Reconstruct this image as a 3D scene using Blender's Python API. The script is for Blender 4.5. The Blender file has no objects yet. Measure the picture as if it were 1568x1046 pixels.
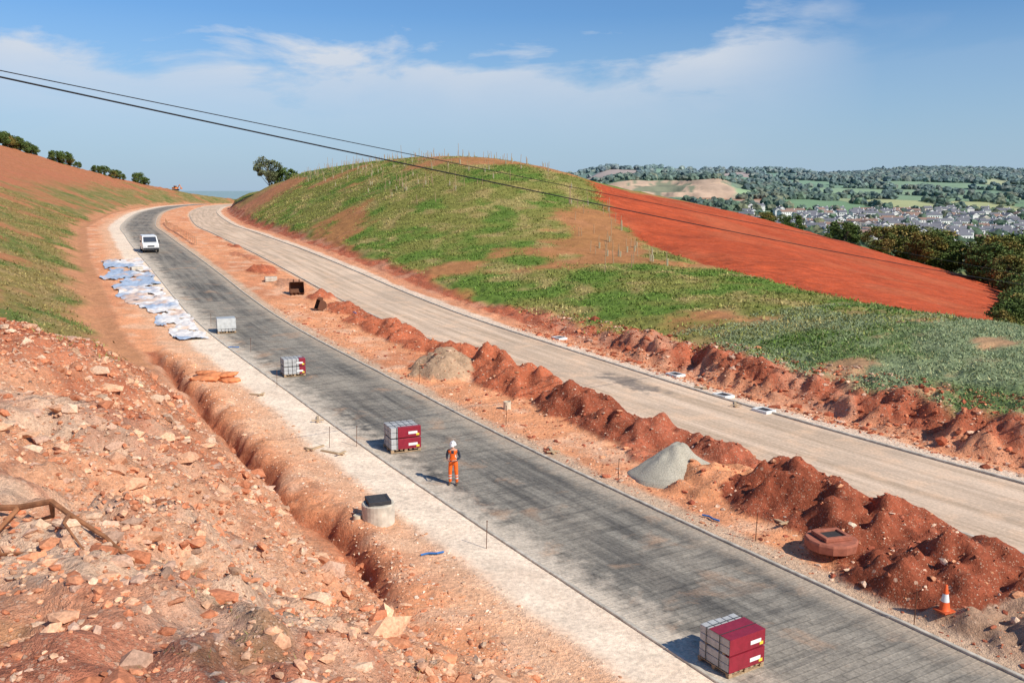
import bpy, math, random
import numpy as np
from mathutils import Vector, Matrix
rng=np.random.default_rng(7); random.seed(7)
scene=bpy.context.scene
scene.view_settings.view_transform='Standard'
COL=bpy.context.collection
R=math.radians

# ---------------------------------------------------------------- noise
_T=np.random.default_rng(3).random((256,256))
def vn(x,y):
    xi=np.floor(x).astype(int); yi=np.floor(y).astype(int)
    fx=x-xi; fy=y-yi; fx=fx*fx*(3-2*fx); fy=fy*fy*(3-2*fy)
    a=_T[xi&255,yi&255];b=_T[(xi+1)&255,yi&255];c=_T[xi&255,(yi+1)&255];d=_T[(xi+1)&255,(yi+1)&255]
    return (a*(1-fx)+b*fx)*(1-fy)+(c*(1-fx)+d*fx)*fy
def fbm(x,y,sc,oc=4,off=0.0):
    x=np.asarray(x,float)/sc+off*17.3;y=np.asarray(y,float)/sc+off*9.7
    r=0;a=1;t=0
    for i in range(oc):
        r=r+a*(vn(x,y)-.5);t+=a;a*=.5;x=x*2.03+11.1;y=y*2.03+5.7
    return r/t*2
def ss(x,a,b):
    t=np.clip((np.asarray(x,float)-a)/(b-a),0,1);return t*t*(3-2*t)

# ---------------------------------------------------------------- road reference line (left edge of the near carriageway)
CP=np.array([(51,-57),(35.8,-31.5),(20.2,-5.7),(4.9,19.9),(-2.2,31.8),(-8,41.4),(-14.2,51.9),(-24.8,69.6),(-38.2,95.4),(-49.9,118.3),(-64.1,147.9),(-78.6,180),(-107,257.5),(-129,336.8),(-138.5,400),(-139,470),(-128,540),(-104,610)],float)
def catmull(P,n=40):
    out=[];P=np.vstack([2*P[0]-P[1],P,2*P[-1]-P[-2]])
    for i in range(1,len(P)-2):
        L=np.linalg.norm(P[i+1]-P[i])
        for t in np.linspace(0,1,max(4,int(L/1.0)),endpoint=False):
            p0,p1,p2,p3=P[i-1:i+3]
            out.append(.5*((2*p1)+(-p0+p2)*t+(2*p0-5*p1+4*p2-p3)*t*t+(-p0+3*p1-3*p2+p3)*t**3))
    out.append(P[-2]);return np.array(out)
c=catmull(CP)
k=np.exp(-np.linspace(-2,2,31)**2);k/=k.sum()
cp=np.vstack([c[0]+(c[0]-c[1])*np.arange(15,0,-1)[:,None],c,c[-1]+(c[-1]-c[-2])*np.arange(1,16)[:,None]])
c=np.stack([np.convolve(cp[:,i],k,'valid') for i in (0,1)],1)
seg=np.r_[0,np.cumsum(np.linalg.norm(np.diff(c,axis=0),axis=1))]
SMAX=seg[-1]
SS=np.arange(0,SMAX,.5)
CX=np.interp(SS,seg,c[:,0]);CY=np.interp(SS,seg,c[:,1])
TX=np.gradient(CX);TY=np.gradient(CY);tl=np.hypot(TX,TY);TX/=tl;TY/=tl
ZR=np.interp(CY,[-60,35,60,80,100,115,150,180,250,330,400,620],[0,0,1.0,2.1,3.4,4.2,5.2,5.7,6.8,7.6,7.9,5.0])
kk=np.ones(41)/41;ZR=np.convolve(np.pad(ZR,20,'edge'),kk,'valid')
def cur(s):
    return (np.interp(s,SS,CX),np.interp(s,SS,CY),np.interp(s,SS,TX),np.interp(s,SS,TY),np.interp(s,SS,ZR))
def xy_of(s,v):
    x,y,tx,ty,z=cur(s);return x+v*ty,y-v*tx
def sv_of(x,y):
    x=np.atleast_1d(np.asarray(x,float));y=np.atleast_1d(np.asarray(y,float))
    S=np.empty(x.shape);V=np.empty(x.shape)
    for a in range(0,len(x),20000):
        X=x[a:a+20000,None];Y=y[a:a+20000,None]
        i=np.argmin((X-CX[None,::2])**2+(Y-CY[None,::2])**2,axis=1)*2
        dx=x[a:a+20000]-CX[i];dy=y[a:a+20000]-CY[i]
        S[a:a+20000]=SS[i]+dx*TX[i]+dy*TY[i];V[a:a+20000]=dx*TY[i]-dy*TX[i]
    return S,V

# ---------------------------------------------------------------- thin plate spline of the right-hand hill
tp=[(-10,165,18.2),(-21.9,185,18.6),(-36,205,18.1),(-54,230,17.0),(-70.5,260,14.0),(-92,300,10.4),(1.8,155,17.0),(7,148,15.5),(12,142,13),
(13.2,125,8.8),(16.6,105,5.2),(24.2,85,3.5),(28,68,3.1),(32,55,3.0),(23.4,39,1.6),(18.6,47.5,1.4),(14.9,57,1.3),
(57.7,190,5.3),(75.5,185,.1),(83.4,160,-3.6),(67.7,120,-3),(40.5,75,.6),(33.8,175,10.),(14,165,13.4),(45,130,3.0),(30,110,4.6),
(96,215,-8),(110,170,-9),(98,125,-9),(75,90,-6),(60,45,-2),(40,20,1.2),(50,0,1),(90,60,-8),(120,110,-14),(140,180,-18),(130,240,-18),(80,250,-6),
(30,240,7),(-20,250,11),(-60,320,7),(-80,380,7),(60,320,-10),(0,380,-4),(-60,460,-2),(150,300,-22),(130,20,-12),(62,-30,0),(160,60,-20)]
for yy in list(range(0,300,14))+[330,370,420,480]:
    i=int(np.argmin(np.abs(CY-yy)));vv=24.0
    x=CX[i]+vv*TY[i];y=CY[i]-vv*TX[i];tp.append((x,y,ZR[i]+.1))
tp=np.array(tp,float);SC=50.
def U(r2): return np.where(r2>1e-12,r2*np.log(r2+1e-12),0)
n=len(tp);P2=tp[:,:2]/SC
K=U(((P2[:,None]-P2[None])**2).sum(-1))+np.eye(n)*.002
A=np.zeros((n+3,n+3));A[:n,:n]=K;A[:n,n]=1;A[:n,n+1:]=P2;A[n,:n]=1;A[n+1:,:n]=P2.T
W=np.linalg.solve(A,np.r_[tp[:,2],0,0,0])
def tps(x,y):
    out=np.empty(len(x))
    for a in range(0,len(x),20000):
        q=np.stack([x[a:a+20000],y[a:a+20000]],1)/SC
        out[a:a+20000]=U(((q[:,None]-P2[None])**2).sum(-1))@W[:n]+W[n]+q@W[n+1:]
    return out

RED=(.50,.14,.065);DRED=(.32,.085,.042);ORG=(.84,.37,.18);PALE=(.86,.70,.53);BRN=(.40,.115,.06)
# x,y,half-length along road,half-width,height,colour
PILES=[(-8.6,66.3,4.2,2.1,.85,RED),(-12.0,71.6,3.0,1.6,.4,RED),(-5.4,61.2,3.6,1.9,.6,RED),(-3.6,58.4,3.4,2.2,1.0,RED),(-4.2,54.5,3.0,2.2,1.15,(.44,.29,.18)),(-.6,54.4,3.8,2.4,1.2,RED),(1.6,50.6,4.2,2.5,1.05,RED),(2.6,48.6,2.0,1.5,.55,RED),
(3.7,45.0,2.8,2.2,1.15,DRED),(5.2,42.0,3.2,2.1,.75,DRED),(6.9,40.2,2.6,2.2,.9,BRN),(8.9,37.9,3.4,2.3,.75,BRN),(7.4,37.0,2.2,1.6,.4,(.46,.15,.08)),(8.9,33.6,2.4,2.2,.6,(.68,.29,.14)),(7.8,32.4,1.5,1.2,.35,(.68,.29,.14)),(11.0,31.6,3.0,2.6,1.35,DRED),(9.9,30.2,1.8,1.4,.5,DRED),(12.2,28.9,3.3,2.4,1.15,DRED),
(13.0,27.2,2.2,1.8,.7,BRN),(13.7,25.5,2.6,2.4,1.15,DRED),(15.4,23.4,3.2,2.4,1.0,DRED),(12.9,22.6,2.0,1.6,.45,(.50,.31,.20)),(13.9,20.6,3.6,2.8,.8,(.50,.31,.20)),
(-14.5,77,3.6,1.8,.55,RED),(-18.4,82.5,2.0,1.6,.6,RED),(-23,91,3,1.7,.3,(.54,.26,.15)),(-27.5,99,3,1.9,.55,RED),(-34,114,5.2,1.3,.25,(.54,.21,.11)),(-39,125,3,1.5,.3,RED),(-46,143,6,1.4,.25,RED)]
FIELD=np.array([(13.2,141),(13.8,125),(17.2,105),(24.8,85),(28.8,69),(33,62),(40.5,75),(54,97),(68,119),(88,160),(80,189),(60,196),(34,182),(14,172)],float)
def inpoly(x,y,P):
    r=np.zeros(x.shape,bool);j=len(P)-1
    for i in range(len(P)):
        xi,yi=P[i];xj,yj=P[j]
        cnd=((yi>y)!=(yj>y))&(x<(xj-xi)*(y-yi)/(yj-yi+1e-9)+xi);r^=cnd;j=i
    return r
DY=[0,340,350,365,380,400,450,520];DD=[60,60,58,47,34,25,12,3]
def parts(x,y,s,v):
    zr=np.interp(s,SS,ZR);Yc=np.interp(s,SS,CY)
    nz=fbm(x,y,3.0,4);nf=fbm(x,y,.7,3,2);nb=fbm(x,y,9,3,5)
    toe=5.4-2.4*(1-ss(Yc,18,27))
    bank=np.interp(-v+nz*1.2+nf*.35-toe+4.9,[4.9,5.6,8,10,14,20,26,60],[0,.4,1.9,3.1,4.6,5.1,5.4,6.5])
    bf=1-ss(Yc-(v+10)*.25+nz*1.5,53,58)
    bank=bank*bf
    dc=np.interp(Yc,DY,DD)
    cut=.42*np.minimum(np.maximum(-7.0-v,0),dc)
    cut=cut-.15*np.maximum(-7-v-dc,0)
    cut=cut*ss(y+v*.2,40,50)
    rid=np.abs(fbm(x,y,4.5,4,61));rid2=np.abs(fbm(x,y,1.6,3,62))
    left=np.maximum(bank,cut)+ss(-v,5,9)*(nz*.22+nf*.20*bf+nb*.25+bf*((.5-rid)*.8+(.4-rid2)*.25)*ss(-v,6.5,9.5))
    dfade=(1-ss(Yc,58,63))*ss(Yc,24,30)
    ditch=-.75*np.exp(-((v+5.0+nz*.7+nf*.15)/.34)**2)*dfade*(1+.5*nf)
    lip=.16*np.exp(-((v+3.9+nz*.5)/.5)**2)*dfade*(1+nf)
    zl=left+(ditch+lip)+(nf*.06+nz*.06)*ss(-v,1.9,3)+nf*.012*ss(-v,.3,.8)
    med=ss(v,6.6,8)*(1-ss(v,12.8,13.8))
    zm=med*(.10+nz*.16+nf*.08)
    pw=np.zeros(x.shape);pc=np.zeros(x.shape+(3,));
    wx=x+fbm(x,y,5,2,73)*1.5+nf*.28;wy=y+fbm(x,y,4.5,3,71)*1.6
    for (px,py,rl,rw,h,colr) in PILES:
        near=(abs(x-px)<rl*1.9)&(abs(y-py)<rl*1.9)
        if not near.any(): continue
        dx=wx[near]-px;dy=wy[near]-py;al=dx*-.5+dy*.866;ac=dx*.866+dy*.5
        rr=np.hypot(al/rl,ac/rw)
        b=np.clip(1.05-rr,0,1);b=np.minimum(b*1.35,.50+.5*b)
        q=h*b*(1+.45*nf[near]+.25*nz[near])+.15*nf[near]*(b>.02)
        cur_=pw[near];up=q>cur_
        t=pc[near];t[up]=colr;pc[near]=t
        cur_[up]=q[up];pw[near]=cur_
    lim=ss(v,6.7,7.4)*(1-ss(v,13.2,13.9))
    pw=pw*lim
    zt=tps(x,y)-zr
    rb=ss(v,23.2,26.5)
    nearbank=ss(v+nz*1.1+nf*.5+fbm(x,y,6,2,74)*1.2,23.2,25.7)*1.4*(1-ss(Yc,46,58))*(1+.35*nz)
    zrt=rb*zt
    zrt=np.where(v<33,np.maximum(zrt,nearbank*(1-ss(v,26,33))-10*ss(v,31,33)),zrt)
    zrt=zrt+ss(v,24,27)*(nz*.18+nb*.3*ss(v,26,40))+ss(v,22.5,24)*nf*.18*(1+.9*(1-ss(v,26,28)))
    z=np.where(v<0,zl,np.where(v<18,zm+pw,zrt))
    onr=((v>-.28)&(v<6.5))|((v>13.75)&(v<21.3))
    z=np.where(onr,-.06,z)
    return zr+z,pw,pc,bf,dict(nz=nz,nf=nf,nb=nb,Yc=Yc,rid=rid)
def gz(x,y):
    x=np.atleast_1d(np.asarray(x,float));y=np.atleast_1d(np.asarray(y,float))
    s,v=sv_of(x,y);return parts(x,y,s,v)[0]
def g1(x,y): 
    s,v=sv_of(x,y);v=v[0]
    if -.28<v<6.5 or 13.75<v<21.3: return float(np.interp(s[0],SS,ZR))+.002
    return float(gz(x,y)[0])

# ---------------------------------------------------------------- mesh + material helpers
def mk(name,V,F,mats,cols=None,smooth=False,uv=None,extra=None):
    V=np.asarray(V,np.float32);F=np.asarray(F,np.int32)
    me=bpy.data.meshes.new(name);nv=len(V);nf,kf=F.shape
    me.vertices.add(nv);me.vertices.foreach_set('co',V.ravel())
    me.loops.add(nf*kf);me.loops.foreach_set('vertex_index',F.ravel())
    me.polygons.add(nf);me.polygons.foreach_set('loop_start',np.arange(nf,dtype=np.int32)*kf)
    try: me.polygons.foreach_set('loop_total',np.full(nf,kf,np.int32))
    except Exception: pass
    me.polygons.foreach_set('use_smooth',np.full(nf,bool(smooth)))
    me.update(calc_edges=True)
    if cols is not None:
        a=me.attributes.new('col','FLOAT_COLOR','POINT');c4=np.ones((nv,4),np.float32);c4[:,:cols.shape[1]]=cols;a.data.foreach_set('color',c4.ravel())
    if extra is not None:
        a=me.attributes.new('stone','FLOAT','POINT');a.data.foreach_set('value',np.asarray(extra,np.float32))
    if uv is not None:
        l=me.uv_layers.new(name='UVMap');l.data.foreach_set('uv',np.asarray(uv,np.float32)[F.ravel()].ravel())
    for m in (mats if isinstance(mats,(list,tuple)) else [mats]): me.materials.append(m)
    ob=bpy.data.objects.new(name,me);COL.objects.link(ob)
    return ob
class NT:
    def __init__(s,name):
        s.m=bpy.data.materials.new(name);s.m.use_nodes=True;s.t=s.m.node_tree;s.b=s.t.nodes['Principled BSDF'];s.b.inputs['Roughness'].default_value=.95
        s.b.inputs['Specular IOR Level'].default_value=.15
    def n(s,ty,**kw):
        nd=s.t.nodes.new(ty)
        for a,v in kw.items():
            if a in nd.inputs: s.set(nd.inputs[a],v)
            else: setattr(nd,a,v)
        return nd
    def set(s,i,v):
        if isinstance(v,bpy.types.NodeSocket): s.t.links.new(v,i)
        else: i.default_value=v
    def math(s,op,a,b=0,c=None):
        nd=s.t.nodes.new('ShaderNodeMath');nd.operation=op;s.set(nd.inputs[0],a);s.set(nd.inputs[1],b)
        if c is not None:s.set(nd.inputs[2],c)
        return nd.outputs[0]
    def mix(s,f,a,b,bt='MIX'):
        nd=s.t.nodes.new('ShaderNodeMix');nd.data_type='RGBA';nd.blend_type=bt;s.set(nd.inputs[0],f)
        for i,v in ((6,a),(7,b)):
            if isinstance(v,tuple) and len(v)==3:v=v+(1,)
            s.set(nd.inputs[i],v)
        return nd.outputs[2]
    def noise(s,vec,sc,det=4,rough=.55,dist=0):
        nd=s.t.nodes.new('ShaderNodeTexNoise');nd.inputs['Scale'].default_value=sc;nd.inputs['Detail'].default_value=det;nd.inputs['Roughness'].default_value=rough;nd.inputs['Distortion'].default_value=dist
        if vec is not None:s.t.links.new(vec,nd.inputs['Vector'])
        return nd.outputs[0]
    def ramp(s,f,a,b,lo=0.,hi=1.):
        nd=s.t.nodes.new('ShaderNodeMapRange');s.set(nd.inputs[0],f);nd.inputs[1].default_value=a;nd.inputs[2].default_value=b;nd.inputs[3].default_value=lo;nd.inputs[4].default_value=hi;return nd.outputs[0]
    def scale(s,c,f):
        nd=s.t.nodes.new('ShaderNodeVectorMath');nd.operation='SCALE'
        if isinstance(c,tuple):c=c[:3]
        s.set(nd.inputs[0],c);s.set(nd.inputs['Scale'],f);return nd.outputs[0]
    def bump(s,h,st=.5,d=.05):
        nd=s.t.nodes.new('ShaderNodeBump');nd.inputs['Strength'].default_value=st;nd.inputs['Distance'].default_value=d;s.set(nd.inputs['Height'],h);s.t.links.new(nd.outputs[0],s.b.inputs['Normal'])
    def col(s,c): 
        if isinstance(c,tuple) and len(c)==3:c=c+(1,)
        s.set(s.b.inputs['Base Color'],c);return s.m
def simple(name,col,rough=.7,var=.15,sc=8,bump=0,metal=0,spec=.3):
    q=NT(name);tc=q.n('ShaderNodeTexCoord').outputs['Object'];nz=q.noise(tc,sc,4)
    q.col(q.scale(col,q.ramp(nz,.3,.7,1-var,1+var)));q.b.inputs['Roughness'].default_value=rough;q.b.inputs['Metallic'].default_value=metal;q.b.inputs['Specular IOR Level'].default_value=spec
    if bump:q.bump(nz,.6,bump)
    return q.m
# ground
q=NT('soil_and_grass');at=q.n('ShaderNodeAttribute',attribute_name='col').outputs['Color'];st=q.n('ShaderNodeAttribute',attribute_name='stone').outputs['Fac']
tc=q.n('ShaderNodeTexCoord').outputs['Object']
n1=q.noise(tc,.9,3);n2=q.noise(tc,6,4,.68);n3=q.noise(tc,34,2,.7)
f=q.math('MULTIPLY',q.ramp(n1,.3,.7,.86,1.14),q.ramp(n2,.3,.7,.74,1.26))
f=q.math('MULTIPLY',f,q.ramp(n3,.3,.7,.82,1.18))
sc_=q.scale(at,f)
def stones(scale_,thr,r0,r1):
    vo=q.n('ShaderNodeTexVoronoi',feature='F1');q.set(vo.inputs['Vector'],tc);vo.inputs['Scale'].default_value=scale_
    sep=q.n('ShaderNodeSeparateColor');q.set(sep.inputs[0],vo.outputs['Color'])
    pick=q.math('GREATER_THAN',q.math('MULTIPLY',sep.outputs[0],st),thr)
    disc=q.math('LESS_THAN',vo.outputs['Distance'],q.ramp(sep.outputs[1],0,1,r0,r1))
    return q.math('MULTIPLY',pick,disc),q.mix(sep.outputs[2],(.46,.2,.11),(.76,.55,.39))
a1,c1=stones(6,.40,.12,.45);a2,c2=stones(17,.25,.15,.5)
c=q.mix(q.math('MULTIPLY',a2,.5),sc_,c2);c=q.mix(q.math('MULTIPLY',a1,.6),c,c1)
q.col(c)
h=q.math('ADD',n2,q.math('ADD',q.math('MULTIPLY',n3,.3),q.math('ADD',q.math('MULTIPLY',a1,.4),q.math('MULTIPLY',a2,.2))))
bn=q.n('ShaderNodeBump');bn.inputs['Distance'].default_value=.12;q.set(bn.inputs['Strength'],q.ramp(st,.1,.6,.25,1.0));q.set(bn.inputs['Height'],h);q.set(q.b.inputs['Normal'],bn.outputs[0]);GROUND=q.m
def vcol(name,rough=.95,nsc=20,amp=.25,b=.5):
    q=NT(name);at=q.n('ShaderNodeAttribute',attribute_name='col').outputs['Color'];tc=q.n('ShaderNodeTexCoord').outputs['Object']
    nn=q.noise(tc,nsc,3,.65);q.col(q.scale(at,q.ramp(nn,.3,.7,1-amp,1+amp)))
    q.b.inputs['Roughness'].default_value=rough
    if b:q.bump(nn,b,.03)
    return q.m
ROCKM=vcol('broken_stone',.9,14,.3);LEAFM=vcol('foliage',.7,3,.15,0);WOODM=vcol('woodland_foliage',.95,.35,.35,0)

# ---------------------------------------------------------------- GROUND near
def steps(lst):
    o=[lst[0][0]]
    for a,b,d in lst:
        o+=list(np.linspace(a,b,max(2,int(round((b-a)/d))+1))[1:])
    return np.array(o)
i0=lambda Y:float(SS[int(np.argmin(abs(CY-Y)))])
sa=steps([(2,i0(-2),1.5),(i0(-2),i0(45),.15),(i0(45),i0(75),.25),(i0(75),i0(130),.6),(i0(130),i0(260),1.3),(i0(260),SMAX-3,2.5)])
va=steps([(-150,-60,4),(-60,-28,.8),(-28,-16,.3),(-16,-.3,.14),(-.3,6.3,.6),(6.3,14,.12),(14,21.1,.7),(21.1,29,.15),(29,60,.5),(60,180,2.)])
Sg,Vg=np.meshgrid(sa,va,indexing='ij');gx,gy=xy_of(Sg,Vg);gx=gx.ravel();gy=gy.ravel();s_=Sg.ravel();v_=Vg.ravel()
z,pw,pc,bf,N=parts(gx,gy,s_,v_)
nz,nf,nb,Yc=N['nz'],N['nf'],N['nb'],N['Yc']
def L(c):return np.array(c,float)[None,:]
def mixc(c,d,w):
    w=np.clip(w,0,1)[:,None];return c*(1-w)+(L(d) if isinstance(d,tuple) else d)*w
vv=v_+nz*.35+nf*.15
C=np.repeat(L(ORG),len(gx),0);ST=np.full(len(gx),.45)
n4=fbm(gx,gy,5,4,8);n5=fbm(gx,gy,1.3,3,9)
C=mixc(C,(.62,.235,.115),ss(n4,-.05,.5)*.7)
C=mixc(C,(.88,.60,.40),ss(n5,.0,.5)*.5)
C=mixc(C,(.88,.54,.33),ss(vv,-4.6,-2.6)*(v_<3)*.7)
pm=ss(vv,-2.5,-1.6)*(v_<3)
C=mixc(C,PALE,pm*.95);ST=np.where(pm>.5,.12,ST)
C=mixc(C,(.76,.56,.40),ss(fbm(gx,gy,2.2,3,14),.0,.4)*(v_<0)*(v_>-2.2)*.35)
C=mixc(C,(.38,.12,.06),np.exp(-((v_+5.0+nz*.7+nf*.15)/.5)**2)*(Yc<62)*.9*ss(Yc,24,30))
wb=ss(-vv+2.4*(1-ss(Yc,18,27)),5.4,6.0)
bc=np.repeat(L((.66,.25,.12)),len(gx),0);bc=mixc(bc,(.70,.39,.23),ss(n4+.2,-.2,.3)*.7);bc=mixc(bc,(.70,.50,.35),ss(fbm(gx,gy,6,3,3),.1,.4)*ss(-v_,7.5,10)*.75);bc=mixc(bc,(.46,.14,.07),ss(-n4,.05,.4)*.85)
bc=mixc(bc,(.44,.165,.085),np.exp(-((v_+7.0+nz)/1.2)**2)*.7*ss(Yc,30,38))
bc=mixc(bc,(.48,.17,.10),(1-ss(gy,10.5,15.5))*.8)
bc=mixc(bc,(.52,.15,.07),ss(gy-(gx+25)*.3,30,38)*ss(-v_,8,12)*.75)
bc=mixc(bc,(.38,.12,.065),(1-ss(N['rid'],.02,.12))*ss(-v_,7,9)*.5)
bc=mixc(bc,(.20,.18,.06),ss(fbm(gx,gy,1.2,3,21),.28,.5)*.3*(1-ss(gy,13,19)))
C=mixc(C,bc,wb);ST=np.where(wb>.4,1.0,ST)
cutw=wb*(1-bf)
gc=np.repeat(L((.24,.185,.06)),len(gx),0);gc=mixc(gc,(.13,.165,.04),ss(n4,0,.4));gc=mixc(gc,(.37,.25,.11),ss(n5,.0,.4)*.6);gc=mixc(gc,(.46,.17,.08),ss(fbm(gx,gy,8,5,4),.08,.33)*.75)
gc=mixc(gc,(.46,.16,.08),ss(-v_+n4*7+nb*4,20,31)*.85);gc=mixc(gc,(.58,.26,.13),(1-ss(-v_+n4*2.5,7.3,9.6))*.9)
C=mixc(C,gc,cutw);ST=np.where((wb>.4)&(bf<.5),.3,ST)
medz=(v_>6.2)&(v_<14)
C=mixc(C,(.64,.49,.34),medz*(1-ss(vv,6.9,7.4))*.8)
C=mixc(C,(.74,.53,.36),medz*ss(vv,13.1,13.6)*.8)
pmask=ss(pw,.02,.14)
pcn=pc*(1+.28*n5[:,None]+.15*nf[:,None]);C=C*(1-pmask[:,None])+pcn*pmask[:,None];ST=np.where(pmask>.5,.42,ST)
C=mixc(C,PALE,(v_>20)*(1-ss(vv,22.0,22.5))*.85)
C=mixc(C,(.70,.30,.16),(v_>20)*ss(vv,22.4,23.2)*.9)
C=mixc(C,(.46,.13,.065),(v_>20)*ss(vv,23.6,24.3))
C=mixc(C,(.62,.31,.19),ss(fbm(gx,gy,2.5,3,31),.0,.35)*(v_>23.4)*(v_<28)*.7)
wg=ss(vv+n4*1.8,25.2,26.6)*(v_>20)
g2=np.repeat(L((.22,.215,.055)),len(gx),0)
g2=mixc(g2,(.105,.19,.03),ss(n4,-.1,.3)*.85);g2=mixc(g2,(.38,.28,.115),ss(fbm(gx,gy,2.6,4,12),.05,.45)*.75)
redn=fbm(gx,gy,12,5,17)
g2=mixc(g2,(.48,.17,.08),ss(redn,.15,.32)*.7)
neargr=1-ss(gy-gx*.35,48,62)
g3=np.repeat(L((.25,.30,.155)),len(gx),0);g3=mixc(g3,(.16,.225,.075),ss(n4,0,.4)*.8);g3=mixc(g3,(.52,.27,.145),ss(fbm(gx,gy,3,4,19),.05,.35)*.8)
g2=mixc(g2,g3,neargr)
lr=np.exp(-(((gx+72+n4*5)/17)**2+((gy-215)/38)**2)**1.5);g2=mixc(g2,(.54,.22,.11),lr*.95)
C=mixc(C,g2,wg);ST=np.where(wg>.5,.22,ST)
fx=gx+nz*1.2;fy=gy+nb*1.6
fm=inpoly(fx,fy,FIELD)
fur=.5+.5*np.sin((gx*.80-gy*.60)*2*np.pi/1.5)
fc=np.repeat(L((.44,.078,.028)),len(gx),0)*(1+.30*n5+.22*n4+.16*(fur-.5))[:,None]
fc=mixc(fc,(.48,.13,.055),ss(nb,.1,.5)*.5)
C=np.where(fm[:,None],fc,C);ST=np.where(fm,.3,ST)
beyond=(v_>40)&(~fm)&((gx>60)|(gy>200))
C=np.where(beyond[:,None],mixc(np.repeat(L((.15,.19,.06)),len(gx),0),(.22,.20,.08),ss(n4,0,.4)),C)
C=np.clip(C,.01,.9)
ns,nv_=len(sa),len(va);I=np.arange(ns*nv_).reshape(ns,nv_)
F=np.stack([I[:-1,:-1],I[:-1,1:],I[1:,1:],I[1:,:-1]],-1).reshape(-1,4)[:,::-1]
Z=z.reshape(ns,nv_);Z[:,-1]-=30;Z[:,0]-=30;Z[-1,:]-=30;Z[0,:]-=8
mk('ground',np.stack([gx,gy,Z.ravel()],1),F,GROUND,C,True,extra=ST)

# ---------------------------------------------------------------- ROADS + KERBS
def strip(name,v0,v1,dz,mat,nv=9,s0=4):
    s=np.concatenate([np.arange(s0,130,.5),np.arange(130,SMAX-6,2.)]);t=np.linspace(0,1,nv)
    S_,T_=np.meshgrid(s,t,indexing='ij');V_=v0+(v1-v0)*T_
    x,y=xy_of(S_,V_);zz=np.interp(S_,SS,ZR)+dz
    I=np.arange(S_.size).reshape(S_.shape);F=np.stack([I[:-1,:-1],I[1:,:-1],I[1:,1:],I[:-1,1:]],-1).reshape(-1,4)[:,::-1]
    return mk(name,np.stack([x.ravel(),y.ravel(),zz.ravel()],1),F,mat,uv=np.stack([V_.ravel(),S_.ravel()],1),smooth=True)
q=NT('worn_grey_surfacing');uv=q.n('ShaderNodeTexCoord').outputs['UV'];ob=q.n('ShaderNodeTexCoord').outputs['Object']
mp=q.n('ShaderNodeMapping');q.set(mp.inputs[0],uv);mp.inputs['Scale'].default_value=(1.6,.07,1)
lon=q.noise(mp.outputs[0],1.0,5,.6)
mp2=q.n('ShaderNodeMapping');q.set(mp2.inputs[0],uv);mp2.inputs['Scale'].default_value=(.5,2.6,1)
tr=q.noise(mp2.outputs[0],1.0,4,.6,.4)
big=q.noise(ob,.16,5,.6,.5);fine=q.noise(ob,9,4,.7);med=q.noise(ob,1.4,5,.6)
base=q.mix(q.ramp(lon,.38,.60),(.125,.115,.10),(.30,.27,.22))
base=q.mix(q.math('MULTIPLY',q.ramp(big,.42,.62),.7),base,(.40,.345,.27))
base=q.mix(q.math('MULTIPLY',q.ramp(tr,.48,.66),.6),base,(.10,.093,.083))
br=q.n('ShaderNodeTexBrick');q.set(br.inputs['Vector'],uv);br.inputs['Scale'].default_value=1.0;br.inputs['Brick Width'].default_value=.42;br.inputs['Row Height'].default_value=.26;br.inputs['Mortar Size'].default_value=.04;br.inputs['Mortar Smooth'].default_value=1.0
br.inputs['Color1'].default_value=(1,1,1,1);br.inputs['Color2'].default_value=(.84,.84,.84,1);br.inputs['Mortar'].default_value=(.52,.52,.52,1)
base=q.mix(q.math('MULTIPLY',q.ramp(med,.40,.64),.75),base,q.mix(1.0,base,br.outputs[0],'MULTIPLY'))
sx=q.n('ShaderNodeSeparateXYZ');q.set(sx.inputs[0],uv)
edge=q.math('SUBTRACT',1.0,q.ramp(q.math('ADD',sx.outputs[0],q.ramp(med,.3,.7,-.7,.7)),.1,1.4))
base=q.mix(q.math('MULTIPLY',edge,.85),base,(.68,.57,.44))
edge2=q.ramp(q.math('ADD',sx.outputs[0],q.ramp(med,.3,.7,-.5,.5)),5.2,6.2)
base=q.mix(q.math('MULTIPLY',edge2,.6),base,(.56,.44,.32))
og=q.math('MULTIPLY',q.ramp(q.noise(ob,.5,4,.6,.5),.57,.7),.5);base=q.mix(og,base,(.50,.31,.19))
q.col(q.scale(base,q.ramp(fine,.3,.7,.72,1.28)));q.bump(q.math('ADD',fine,br.outputs['Fac']),.35,.02);q.b.inputs['Roughness'].default_value=.85
ROADA=q.m
q=NT('dusty_subbase');uv=q.n('ShaderNodeTexCoord').outputs['UV'];ob=q.n('ShaderNodeTexCoord').outputs['Object']
mp=q.n('ShaderNodeMapping');q.set(mp.inputs[0],uv);mp.inputs['Scale'].default_value=(1.6,.05,1)
lon=q.noise(mp.outputs[0],1.0,5,.6);big=q.noise(ob,.15,4,.6,.6);fine=q.noise(ob,8,4,.7)
base=q.mix(q.ramp(lon,.38,.62),(.50,.365,.25),(.76,.57,.41))
base=q.mix(q.math('MULTIPLY',q.ramp(big,.48,.66),.55),base,(.44,.34,.25))
base=q.mix(q.math('MULTIPLY',q.ramp(q.noise(ob,.7,4),.5,.68),.5),base,(.84,.56,.36))
vm=q.n('ShaderNodeVectorMath',operation='DISTANCE');mpp=q.n('ShaderNodeMapping');q.set(mpp.inputs[0],uv);mpp.inputs['Scale'].default_value=(1,.30,1)
q.set(vm.inputs[0],mpp.outputs[0]);sP,vP=sv_of(7.0,52.6);vm.inputs[1].default_value=(float(vP[0]),float(sP[0])*.30,0)
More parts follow.
